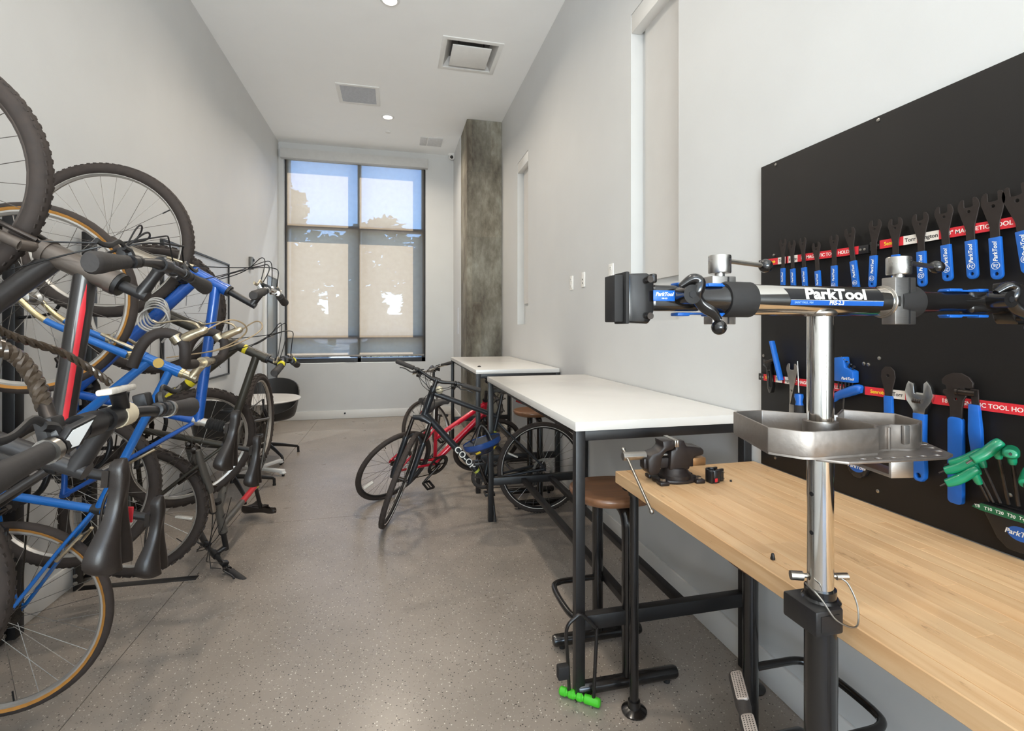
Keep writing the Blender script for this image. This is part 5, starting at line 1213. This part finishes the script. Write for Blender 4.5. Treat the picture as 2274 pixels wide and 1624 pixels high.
MB().box((-.03, 0, .068), (.19, .036, .036)).build('slide', CAST, vz, bevel=.003)
MB().box((.085, 0, .066), (.06, .034, .030)).build('slide_end', mat('worn_brass', rgb(160, 120, 80), .4, .7), vz, bevel=.004)
MB().prism([(-.115, .045), (-.118, .085), (-.10, .105), (-.075, .112), (-.058, .128), (-.062, .150), (-.016, .152), (-.016, .120), (-.048, .112), (-.062, .092), (-.07, .045), (-.08, .03), (-.105, .03)], -.034, .034, frame((0, 0, 0), (1, 0, 0), (0, -1, 0))).build('moving_jaw', CAST, vz, bevel=.006)
for x in (-.0165, -.0085): MB().box((x, 0, .141), (.007, .088, .024)).build('jaw_plate', STEEL, vz, bevel=.001)
MB().tube([(-.075, 0, .094), (-.03, 0, .094)], .009, 14).build('screw', STEEL, vz)
MB().tube([(-.197, 0, .094), (-.112, 0, .094)], .0145, 18).build('screw_head', STEEL, vz)
ha = MB().tube([(-.184, .026, .112), (-.184, -.20, -.030)], .0048, 10).build('bar_handle', STEEL, vz)
MB().sphere((-.184, -.20, -.030), .0078, 12, 8).sphere((-.184, .026, .112), .0078, 12, 8).build('ball_end', STEEL, ha)
for a in (.6, 2.5, 3.8, 5.7): MB().prism(circ(.085 * math.cos(a), .075 * math.sin(a), .010, 6), .014, .022).build('bolt', STEEL, vz)
cl = empty('black_clamp', 'small black plastic seat clamp with a red mark lying beside the vise', 'clamp', Matrix.Translation((1.108, 1.552, BZ)) @ Matrix.Rotation(.3, 4, 'Z'))
MB().prism([(.024 * math.cos(t_), .024 * math.sin(t_)) for t_ in [.5 + (2 * PI - 1.0) * i / 26 for i in range(27)]] + [(.017 * math.cos(t_), .017 * math.sin(t_)) for t_ in [.5 + (2 * PI - 1.0) * i / 26 for i in range(26, -1, -1)]], .0005, .045).build('ring', BLACKP, cl, bevel=.001)
for s in (-1, 1): MB().box((.030, s * .013, .023), (.020, .009, .044)).build('lug', BLACKP, cl, bevel=.002)
for z in (.012, .034): MB().cyl((.032, -.024, z), (.032, .022, z), .0028, 10).build('bolt', STEEL, cl)
MB().box((-.010, -.0235, .012), (.013, .003, .013)).build('red_mark', RED, cl, bevel=.001)
MB().box((-.022, -.012, .022), (.014, .016, .042)).build('boss', BLACKP, cl, bevel=.003)
vc = empty('valve_cap', 'single small black cap standing near the front edge of the workbench', 'cap', loc=pix(1716, 1243, Z=BZ))
MB().lathe([(.0, 0), (.0048, 0), (.005, .004), (.0038, .012), (.0024, .015), (0, .015)], n=12).build('body', BLACKP, vc)
MB().lathe([(.0052, .001), (.0054, .003), (.0052, .005)], n=12, cap=False).build('rim', BLACKP, vc)
nb = MB().lathe([(.0, 0), (.004, 0), (.004, .006), (0, .006)], n=10).build('rubber_nub', BLACKP); nb.location = pix(1623, 1070, Z=BZ)
tag(nb, 'tiny black rubber nub on the bench to the right of the black clamp', 'nub')
# ================================================================ repair stand
PX, PY = .777, .766
rs_ = empty('repair_stand', 'chrome and black double-armed bicycle repair stand in front of the workbench', 'repair stand', loc=(PX, PY, 0)); o = Vector((PX, PY, 0))
MB().box((PX - .08, PY, .009), (.5, .42, .016)).build('base_plate', BLACK, rs_, off=o, bevel=.004)
MB().tube([(PX, PY, .016), (PX, PY, .945)], .0268, 28).build('lower_post', TUBEB, rs_, off=o)
ups = MB().tube([(PX, PY, .93), (PX, PY, 1.462)], .0222, 32).build('upper_post', CHROME, rs_, off=o)
for z in (1.196, 1.122, 1.050): MB().prism(circ(0, 0, .0042, 12), -.0006, .0002, zframe((PX - .0222 * .995, PY - .0222 * .1, z), (-.995, -.1, 0))).build('pin_hole', BLACKP, ups, off=o)
cb_ = MB().box((PX - .020, PY - .002, .903), (.060, .078, .046)).build('clamp_bar', BLACK, rs_, off=o, bevel=.004)
MB().box((PX - .020, PY - .041, .903), (.040, .002, .028)).build('hollow_shade_inset', BLACKP, cb_, off=o)  # black inset painted as the dark inside of the hollow bar
MB().lathe([(.031, -.022), (.034, -.018), (.034, .012), (.029, .018)], Matrix.Translation((PX, PY, .912)), 28).build('post_collar', TUBEB, rs_, off=o)
pn = MB().tube([(PX - .042, PY + .02, .962), (PX + .045, PY - .01, .965)], .0042, 12).tube([(PX - .046, PY + .022, .962), (PX - .026, PY + .014, .962)], .0085, 14).tube([(PX + .03, PY - .006, .964), (PX + .05, PY - .012, .965)], .0065, 12).build('locking_pin', STEEL, rs_, off=o)
MB().tube(smooth([(PX - .038, PY - .004, .960), (PX - .034, PY - .036, .945), (PX - .018, PY - .052, .915), (PX + .020, PY - .056, .900), (PX + .046, PY - .036, .922), (PX + .044, PY - .02, .953), (PX + .034, PY - .012, .964)], 6), .0016, 8).build('pin_tether', STEEL, pn, off=o)
# cross tube along X
AZ = 1.482; A0, A1 = .605, .935
arm = MB().tube([(A0, PY, AZ), (A1, PY, AZ)], .0278, 36).build('cross_tube', CHROME, rs_, off=o)
MB().torus((PX, PY, AZ - .024), .023, .005, 'Z', 28, 8).build('weld', STEEL, rs_, off=o)
MB().torus((A1 - .012, PY, AZ), .0285, .0032, 'X', 30, 8).build('weld_bead', STEEL, rs_, off=o)
# printed wrap on the tube facing the camera
def wrap(x0, x1, a0, a1, m_, name, par, r_=.0279, sl=0.0):
    g = MB(); rg = []
    for i in range(9):
        a = a0 + (a1 - a0) * i / 8; t_ = i / 8
        rg.append([(x0 + sl * t_, PY - r_ * math.cos(a), AZ + r_ * math.sin(a)), (x1, PY - r_ * math.cos(a), AZ + r_ * math.sin(a))])
    return g.loft(rg, cap=False, closed=False).build(name, m_, par, off=o)
lb = wrap(.686, .893, -.02, .80, BLACKP, 'label_black', arm, .02795, -.008); wrap(.686, .893, -.36, -.02, BLUEP, 'label_blue', arm, .02795)
wrap(.686, .893, -.035, -.015, WHITEP, 'label_line', arm, .0280)
a = .36; n_ = Vector((0, -math.cos(a), math.sin(a)))
text('lettering', 'ParkTool', .0285, Vector((.784, PY, AZ)) - o + n_ * .0284, (1, 0, 0), n_, WHITEP, lb, bold=.035, shear=.12, ext=.0004, xs=1.28)
a = -.19; n_ = Vector((0, -math.cos(a), math.sin(a)))
text('lettering', 'PRS-2.3', .0105, Vector((.786, PY, AZ)) - o + n_ * .0281, (1, 0, 0), n_, WHITEP, lb, bold=.02)
text('lettering', 'SAINT PAUL, MN', .0054, Vector((.714, PY, AZ)) - o + n_ * .0281, (1, 0, 0), n_, mat('pale_blue_print', rgb(150, 180, 215), .5), lb)
# split blocks with locking knobs
def knob(x, y, lab):
    bl_ = MB().box((x, y, AZ + .001), (.050, .028, .090)).build('split_block', ALU, rs_, off=o, bevel=.0015)
    MB().box((x + .008, y - .0145, AZ + .001), (.0025, .002, .088)).build('slot', BLACKP, bl_, off=o)
    k_ = MB().lathe([(.0, .0), (.009, .0), (.009, .006), (.0195, .006), (.0205, .008), (.0205, .038), (.0195, .040), (.0, .040)], Matrix.Translation((x, y, AZ + .046)), 28).build('lock_knob', mat('turned_steel', rgb(196, 193, 188), .28, 1, .04, 40), rs_, off=o)
    MB().tube([(x + .018, y + .002, AZ + .077), (x + .105, y + .012, AZ + .072)], .0047, 12).build('lever', STEEL, k_, off=o)
    MB().sphere((x + .113, y + .013, AZ + .0715), .0135, 20, 14).build('ball_knob', BLACKGLOSS, k_, off=o)
    MB().lathe([(.0, 0), (.002, 0), (.002, .001), (0, .001)], zframe((x + .008, y - .0195, AZ + .077), (0, -1, 0)), 10).build('set_screw', BLACKP, k_, off=o)
knob(.598, PY + .050, 'left'); knob(.948, PY - .012, 'right')
def clamp_head(x, s, yaw, ex=0.0):
    """pivoting clamp: collar on the tube end, arm, cam lever and jaws; s = -1 points away from the wall"""
    M = Matrix.Translation((x, PY, AZ)) @ Matrix.Rotation(yaw, 4, 'Z') @ Matrix.Scale(1, 4)
    F = lambda *q: M @ Vector((q[0] * s, q[1], q[2]))
    G = MB().tube([F(-.022, 0, 0), F(.026, 0, 0), F(.031, 0, 0)], [.0318, .0318, .029], 32).build('collar', RUBBER, rs_, off=o)
    h = MB().tube([F(.028, 0, 0), F(.045, 0, 0), F(.09, 0, .001), F(.14 + ex, 0, .001)], [.026, .022, .019, .0195], 16).build('clamp_arm', BLACKGLOSS, rs_, off=o)
    M0 = M; M = M @ Matrix.Translation((s * ex, 0, 0))
    MB().box((0, 0, 0), (.10, .034, .044), M @ Matrix.Translation((s * .13, 0, 0))).build('arm_housing', BLACKGLOSS, h, off=o, bevel=.009, seg=3)
    for z in (.023, -.026):
        p = MB(); p.box((0, 0, 0), (.085, .020, .004), M @ Matrix.Translation((s * .075, 0, z))); p.box((0, 0, 0), (.030, .024, .006), M @ Matrix.Translation((s * .052, 0, z * 1.06))); p.box((0, 0, 0), (.024, .024, .006), M @ Matrix.Translation((s * (.115), 0, z * 1.05)))
        p.build('blue_link', TOOLBLUE, h, off=o, bevel=.002)
    # jaws
    j = MB(); j.prism([(.175 , -.022), (.175, .024), (.182, .038), (.188, .041), (.222, .039), (.222, -.042), (.186, -.044), (.180, -.036)], -.022, .018, M @ Matrix(((s, 0, 0, 0), (0, 0, -1, 0), (0, 1, 0, 0), (0, 0, 0, 1))))
    j.build('jaw', BLACKGLOSS, rs_, off=o, bevel=.005, seg=3)
    MB().box((0, 0, 0), (.007, .046, .086), M @ Matrix.Translation((s * .2255, .0, -.001))).build('jaw_lip', RUBBER, rs_, off=o, bevel=.002)
    MB().box((0, 0, 0), (.016, .040, .078), M @ Matrix.Translation((s * .238, .004, -.002))).build('jaw_pad', RUBBER, rs_, off=o, bevel=.002)
    for z in (.030, -.031):
        MB().cyl(F(.186, -.0, z), F(.186, -.026, z), .0058, 14).build('pivot_bolt', DARKSTEEL, h, off=o)
    MB().box((0, 0, 0), (.010, .03, .016), M @ Matrix.Translation((s * .172, 0, .033))).build('jaw_tab', BLACKGLOSS, h, off=o, bevel=.003)
    # cam lever
    c = F(.128, -.036, .004)
    lvp = [F(.136, -.034, .018), F(.118, -.040, .030), F(.108, -.041, .024), F(.112, -.040, .004), F(.100, -.042, -.014), F(.083, -.046, -.026), F(.074, -.048, -.038)]
    if s > 0: lvp = [F(2 * .125 - q.x, q.y, q.z) for q in [Vector((.136, -.034, .018)), Vector((.118, -.040, .030)), Vector((.108, -.041, .024)), Vector((.112, -.040, .004)), Vector((.100, -.042, -.014)), Vector((.083, -.046, -.026)), Vector((.074, -.048, -.038))]]
    lv = MB().tube(smooth(lvp, 5), [.0075, .0085, .0095, .0105, .0115, .0125, .013, .0135, .014, .0145, .015, .0155, .016, .016, .0155, .0145, .013, .012, .0115, .0115, .0118, .012, .0122, .0122, .0118, .011, .010, .009, .0085, .008, .008], 14, flat=.72).build('cam_lever', BLACKGLOSS, rs_, off=o)
    MB().sphere(F(.073 if s < 0 else .177, -.048, -.050), .0125, 18, 12).build('lever_ball', BLACKGLOSS, lv, off=o)
    MB().cyl(F(.125, .0, .004), F(.125, -.052, .004), .016, 20).build('pivot', BLACKGLOSS, lv, off=o)
    MB().cyl(F(.125, -.052, .004), F(.125, -.0528, .004), .0065, 6).build('hex_socket', BLACKP, lv, off=o)
    if s < 0:
        sk = MB().box((0, 0, 0), (.040, .002, .018), M @ Matrix.Translation((s * .160, -.0235, .003))).build('sticker', TOOLBLUE, h, off=o, bevel=.0008)
        q = M @ Vector((s * .160, -.0248, .0052)) - o
        text('lettering', 'ParkTool', .0088, q, M.to_3x3() @ Vector((1, 0, 0)), M.to_3x3() @ Vector((0, -1, 0)), WHITEP, sk, shear=.25, bold=.03)
        text('lettering', '100-3D', .0036, q - Vector((0, 0, .0068)), M.to_3x3() @ Vector((1, 0, 0)), M.to_3x3() @ Vector((0, -1, 0)), WHITEP, sk)
clamp_head(.598, -1, 0.0)
clamp_head(.966, 1, -.10, .062)
# tool tray
TR = [(.692, .900), (.640, .742), (.672, .697), (.690, .690), (.825, .690), (.838, .706), (.878, .712), (.905, .700), (.930, .702), (.972, .728), (1.0, .800), (.94, .872), (.868, .818), (.82, .848), (.765, .905)]
TR = TR[::-1]
def inset(pl, d):
    n = len(pl); outp = []
    ar = sum(pl[i][0] * pl[(i + 1) % n][1] - pl[(i + 1) % n][0] * pl[i][1] for i in range(n)); sg = 1 if ar > 0 else -1
    for i in range(n):
        a, b_, c = Vector(pl[i - 1]), Vector(pl[i]), Vector(pl[(i + 1) % n]); e1 = (b_ - a).normalized(); e2 = (c - b_).normalized()
        n1 = Vector((-e1.y, e1.x)) * sg; n2 = Vector((-e2.y, e2.x)) * sg; m_ = (n1 + n2); m_ = m_ / max(.4, m_.length_squared) * 2 if m_.length_squared > 1e-6 else n1
        outp.append(tuple(b_ + m_ * d))
    return outp
ti = inset(TR, .0045); tb_ = inset(TR, .007)
tray = MB().prism(TR, 1.212, 1.256, None, [ti]).build('tray', CASTALU, rs_, off=o, bevel=.0018)
MB().prism(inset(TR, .002), 1.208, 1.213).build('tray_floor', CASTALU, tray, off=o)
MB().ring((PX, PY, 1.235), .0275, [(-.005, -.024), (.002, -.024), (.002, .022), (-.005, .022)], 'Z', 28).build('tray_collar', CASTALU, tray, off=o)
dv1 = MB(); dv1.box((.868, .762, 1.232), (.006, .112, .040), None); dv1.build('divider', CASTALU, tray, off=o, bevel=.001)
MB().box((.915, .7035, 1.238), (.045, .005, .034), Matrix.Translation((.915, .7035, 0)) @ Matrix.Rotation(.10, 4, 'Z') @ Matrix.Translation((-.915, -.7035, 0))).build('clip_plate', ALU, tray, off=o, bevel=.001)
FL = [(.700, .700), (.735, .668), (.93, .655), (.962, .668), (1.012, .752), (.99, .775), (.84, .72), (.76, .72)]
hol = [[(x + .0045 * math.cos(t_) * 1.6, y + .0045 * math.sin(t_)) for t_ in [2 * PI * i / 10 for i in range(10)]] for x, y in ((.775, .678), (.805, .676), (.835, .674), (.865, .672), (.895, .670), (.925, .668))] + [rrect(.012, .03, .005) for _ in ()]
hol += [[(x + .012 * math.cos(t_), y + .005 * math.sin(t_)) for t_ in [2 * PI * i / 10 for i in range(10)]] for x, y in ((.955, .690), (.968, .712), (.982, .735))]
MB().prism(FL, 1.203, 1.208, None, hol).build('tool_rack', CASTALU, tray, off=o, bevel=.0012)
MB().prism([(0, .0), (.006, .0), (.006, -.030), (.135, -.030), (.135, .0), (.141, .0), (.141, -.036), (0, -.036)], -.021, .021, frame((.891, .823, 1.203), (-.16, -.987, 0), (-.987, .16, 0))).build('strap_bracket', ALU, tray, off=o, bevel=.001)
# security cable round the post
wc = empty('security_cable', 'looped grey wire security cable round the black stand post, near the floor pump', 'cable', loc=(PX, PY, .60))
WIRE = mat('wire_rope', rgb(178, 168, 156), .42, .5, .2, 400, .6, stretch=(1, 1, 6))
MB().tube(smooth([(.0, .0285, -.015), (.0285, .004, .0), (.018, -.026, -.012), (-.012, -.030, -.008), (-.04, -.012, .0), (-.062, .006, .0), (-.075, .012, -.004)], 6), .0036, 10).tube(smooth([(.0, .0285, -.015), (-.028, .03, .012), (-.05, .018, .004), (-.062, .008, .003)], 6), .0036, 10).build('loop', WIRE, wc)
MB().tube(smooth([(-.075, .012, -.004), (-.105, .03, -.012), (-.13, .045, -.035), (-.14, .05, -.09), (-.135, .05, -.20), (-.12, .04, -.40)], 6), .0036, 10).build('tail', WIRE, wc)
MB().box((0, 0, 0), (.026, .013, .011), frame((-.066, .009, .001), (-.75, .35, -.1), (0, 0, 1))).build('crimp', STEEL, wc, bevel=.003)
# floor pump standing before the bench
pp = empty('floor_pump', 'floor pump with silver perforated handle grips, at the bottom edge beside the stand', 'pump', loc=(.742, .925, 0)); o = Vector((.742, .925, 0))
MB().box((.742, .925, .016), (.21, .07, .028)).build('base', BLACK, pp, off=o, bevel=.006)
MB().cyl((.742, .925, .03), (.742, .925, .50), .019, 20).build('barrel', TUBEB, pp, off=o)
MB().cyl((.742, .925, .48), (.742, .925, .585), .0055, 12).build('rod', STEEL, pp, off=o)
dd = Vector((.46, .84, 0)).normalized(); cc = Vector((.742, .925, .592))
hd_ = MB().tube([cc - dd * .125, cc - dd * .118, cc - dd * .02, cc, cc + dd * .02, cc + dd * .118, cc + dd * .125], [.010, .0165, .0165, .0135, .0165, .0165, .010], 14).build('handle', GRIP, pp, off=o)
PERF = mat('silver_pad', rgb(176, 168, 162), .45, .5, .05, 60)
for s in (-1, 1):
    c_ = cc + dd * s * .068; Fm = frame(c_ + Vector((0, 0, .012)), dd, Vector((-.35, .1, 1)))
    pad = MB().prism(rrect(.094, .026, .008), 0, .0055, Fm).build('grip_pad', PERF, hd_, off=o, bevel=.002)
    dm = MB()
    for i in range(15):
        for k in range(4): dm.box((-.040 + .0057 * i, -.0085 + .0057 * k, .0056), (.0024, .0024, .0004), Fm)
    dm.build('perforations', BLACKP, pad, off=o, flat=True, kind='stuff')
# ================================================================ green shackle lock on the table leg
gl_ = empty('bicycle_lock', 'bright green and black shackle lock leaning round the near table leg on the floor', 'lock', loc=(.70, 1.79, 0)); o = Vector((.70, 1.79, 0))
LG = mat('lime_green_rubber', rgb(76, 196, 44), .4, 0, .04, 20)
La = pix(1243, 1533, Z=.0195); Lb = pix(1333, 1563, Z=.0195); ax_ = (Lb - La).normalized(); L = (Lb - La).length
n = 34; pts = [La.lerp(Lb, i / (n - 1)) for i in range(n)]
bod = MB().tube(pts, [.0165 - (.004 if any(abs(i / (n - 1) - q) < .035 for q in (.2, .40, .60)) else 0) if 0 < i < n - 1 else .012 for i in range(n)], 16).build('crossbar', LG, gl_, off=o)
for q in (.2, .40, .60, .80): MB().torus(La.lerp(Lb, q), .0105, .004, 'X', 20, 8).build('notch', BLACKP, bod, off=o)
s0 = La.lerp(Lb, .24); s1_ = La.lerp(Lb, .84)
SHK = mat('vinyl_black_shackle', rgb(30, 27, 26), .35, 0, .1, 30)
tA = pix(1258, 1400, Y=1.74); tB = pix(1293, 1367, Y=1.74); tC = pix(1325, 1400, Y=1.74)
MB().tube(smooth([s0 + Vector((0, 0, .01)), s0.lerp(tA, .5), tA, tA.lerp(tB, .6) + Vector((-.004, 0, .012)), tB, tC + Vector((-.006, 0, .012)), tC, tC.lerp(s1_, .5), s1_ + Vector((0, 0, .008))], 5), .0068, 12).build('shackle', SHK, gl_, off=o)
MB().box(pix(1250, 1492, Y=1.74), (.044, .03, .05)).build('frame_bracket', RUBBER, gl_, off=o, bevel=.006)
# ================================================================ helmet hung on the black bicycle
hm = empty('helmet', 'blue, black and yellow cycling helmet hanging upside down from the black bicycle frame', 'helmet', Matrix.Translation((.60, 3.45, .635)) @ Matrix.Rotation(-.28, 4, 'Y') @ Matrix.Rotation(PI, 4, 'X'))
HB = mat('helmet_blue', rgb(28, 62, 120), .25, 0, .05, 20, 0, .4); HY = mat('helmet_yellow', rgb(206, 176, 40), .4, 0, .05, 20)
rings = []
for i in range(9):
    t_ = i / 8; r_ = math.cos(t_ * PI / 2 * .98); rings.append([(.135 * r_ * math.cos(q), .10 * r_ * math.sin(q), .095 * math.sin(t_ * PI / 2)) for q in [2 * PI * k / 28 for k in range(28)]])
ri = [[(x * .86, y * .86, z * .84) for x, y, z in r_] for r_ in rings][::-1]
MB().loft(rings + ri).build('shell', mat('helmet_navy', rgb(26, 34, 58), .3, 0, .05, 20, 0, .4), hm, ang=50)
MB().loft([[(.138 * k * math.cos(q), .103 * k * math.sin(q), z) for q in [2 * PI * i / 28 for i in range(28)]] for z, k in ((-.004, 1), (.022, 1.0), (.036, .955), (.034, .93), (-.004, .95))], cap=False).build('rim_band', HB, hm)
for k in range(10):
    a = 2 * PI * k / 10 + .2; 
    MB().box((0, 0, 0), (.040, .018, .006), frame((.126 * math.cos(a) * .86, .094 * math.sin(a) * .86, .056), (-math.sin(a), math.cos(a), .25), (math.cos(a), math.sin(a), .5))).build('vent', HY if k % 2 else BLACKP, hm, bevel=.004)
for s in (-1, 1): MB().tube(smooth([(.06, s * .085, 0), (.05, s * .06, -.07), (.02, s * .02, -.11), (-.03, s * .05, -.05), (-.07, s * .07, 0)], 5), .004, 6, flat=2).build('strap', BLACKP, hm)
# ================================================================ things hung on the wall rack
RK = mat('black_rack_steel', rgb(24, 23, 24), .4, .2, .1, 40)
for k, (y, lab) in enumerate(((1.30, 'black steel wall rack post nearest the camera at the left edge'), (1.80, 'black steel wall rack post behind the bronze bicycle'), (2.30, 'black steel wall rack post behind the sky blue road bicycle'), (2.72, 'black steel wall rack post behind the cobalt blue bicycle wheels'), (3.30, 'black steel wall rack post farthest along, behind the olive bicycle'))):
    r = empty('bike_rack', lab, 'bike rack', loc=(XL + .02, y, 0)); hi = k % 2 == 0
    MB().box((.03, 0, 1.0), (.05, .06, 1.96)).build('upright', RK, r, bevel=.004)
    if k == 3:
        pass
    MB().box((.02, 0, .10), (.012, .15, .16)).build('foot_plate', RK, r, bevel=.003)
    for zz in (.055, .145): MB().lathe([(0, 0), (.011, 0), (.011, .006), (.006, .01), (0, .01)], zframe((.026, -.055, zz), (1, 0, 0)), 6).build('bolt', STEEL, r)
    zf = (1.78, 1.48, 1.80, 1.48, 1.78)[k]
    MB().tube(smooth([(.05, 0, zf), (.14, 0, zf + .01), (.20, -.02, zf + .03), (.235, -.03, zf + .09), (.21, -.03, zf + .13)], 5), .0075, 10).build('wheel_hook', RK, r)
    MB().tube(smooth([(.05, 0, .98), (.30, 0, .96), (.40, -.02, .94), (.43, -.04, .88), (.40, -.05, .80), (.30, -.05, .76), (.05, 0, .74)], 5), .011, 12).build('lock_loop', RK, r)
rl = empty('floor_rail', 'low black steel channel on the floor under the knobby bicycle wheel', 'rail', loc=(-1.40, 3.18, 0)); o = Vector((-1.40, 3.18, 0))
p0, p1 = Vector((-1.68, 3.19, .03)), Vector((-1.10, 3.172, .03)); d = (p1 - p0).normalized()
MB().prism([(-.028, 0), (.028, 0), (.028, .044), (.022, .044), (.022, .006), (-.022, .006), (-.022, .044), (-.028, .044)], 0, (p1 - p0).length, frame(p0 - Vector((0, 0, .029)), d.cross(Vector((0, 0, 1))), d) ).build('channel', RK, rl, off=o, bevel=.001)
MB().box((0, 0, 0), (.012, .07, .12), frame(p0 + Vector((-.012, 0, .033)), d, (0, 0, 1))).build('wall_plate', RK, rl, off=o, bevel=.002)
for zz in (.02, .06): MB().lathe([(0, 0), (.011, 0), (.011, .006), (0, .008)], zframe(p0 + Vector((.0, -.045, zz)), (0, -1, 0)), 6).build('bolt', STEEL, rl, off=o)
MB().lathe([(0, 0), (.008, 0), (.008, .005), (0, .007)], zframe(p1 + d * .001 + Vector((0, 0, -.005)), d), 6).build('bolt', STEEL, rl, off=o)
# twisted cable lock between the first bikes
def twisted(pts, R_, name, par, off_):
    base = smooth(pts, 26); m_ = MB()
    for k in range(3):
        st = []
        for i, q in enumerate(base):
            t_ = (base[min(i + 1, len(base) - 1)] - base[max(i - 1, 0)]).normalized(); u = t_.orthogonal().normalized() if i == 0 else (u - t_ * u.dot(t_)).normalized(); w_ = t_.cross(u)
            a = i * .30 + k * 2 * PI / 3; st.append(q + (u * math.cos(a) + w_ * math.sin(a)) * R_ * .5)
        m_.tube(st, R_ * .62, 7)
    return m_.build(name, CABM, par, off=off_)
CABM = mat('smoked_cable_cover', rgb(70, 58, 46), .25, .3, .15, 40, 0, .3)
tl = empty('cable_lock', 'thick twisted smoke-brown cable lock looped through the nearest bicycles', 'lock', loc=pix(60, 800, Y=1.30)); o = pix(60, 800, Y=1.30)
twisted([pix(-40, 700, Y=1.2), pix(0, 735, Y=1.25), pix(60, 758, Y=1.3), pix(140, 785, Y=1.37), pix(200, 820, Y=1.42), pix(245, 852, Y=1.45)], .0085, 'thin_run', tl, o)
twisted([pix(-60, 740, Y=1.2), pix(0, 772, Y=1.2), pix(45, 800, Y=1.22), pix(80, 850, Y=1.22), pix(100, 905, Y=1.2)], .0145, 'thick_run', tl, o)
MB().tube([pix(98, 895, Y=1.205), pix(108, 925, Y=1.19), pix(125, 955, Y=1.18)], [.013, .014, .010], 12).build('lock_end', DARKSTEEL, tl, off=o)
# grey coiled wire on the cobalt bike
cw_ = empty('coiled_wire', 'coil of pale wire cable hooked over the cobalt bicycle frame', 'cable', loc=pix(345, 690, Y=2.46)); o = pix(345, 690, Y=2.46); c0 = pix(348, 690, Y=2.46)
for k in range(5):
    rr_k = .055 + .006 * k
    MB().tube(smooth([c0 + Vector((rr_k * math.cos(q) * .75, .012 * math.sin(2 * q + k) - .006 * k, rr_k * math.sin(q) * (1.0 - .08 * k) - .01 * k)) for q in [2 * PI * i / 10 for i in range(10)]], 3, True), .0042, 8, closed=True).build('coil', mat('grey_vinyl_wire', rgb(170, 166, 160), .3, .1, .1, 40), cw_, off=o)
MB().tube(smooth([c0 + Vector((.03, 0, .04)), c0 + Vector((.05, -.01, -.02)), c0 + Vector((.048, -.01, -.10)), c0 + Vector((.02, 0, -.14))], 5), .0042, 8).build('tail', _mats['grey_vinyl_wire'], cw_, off=o)
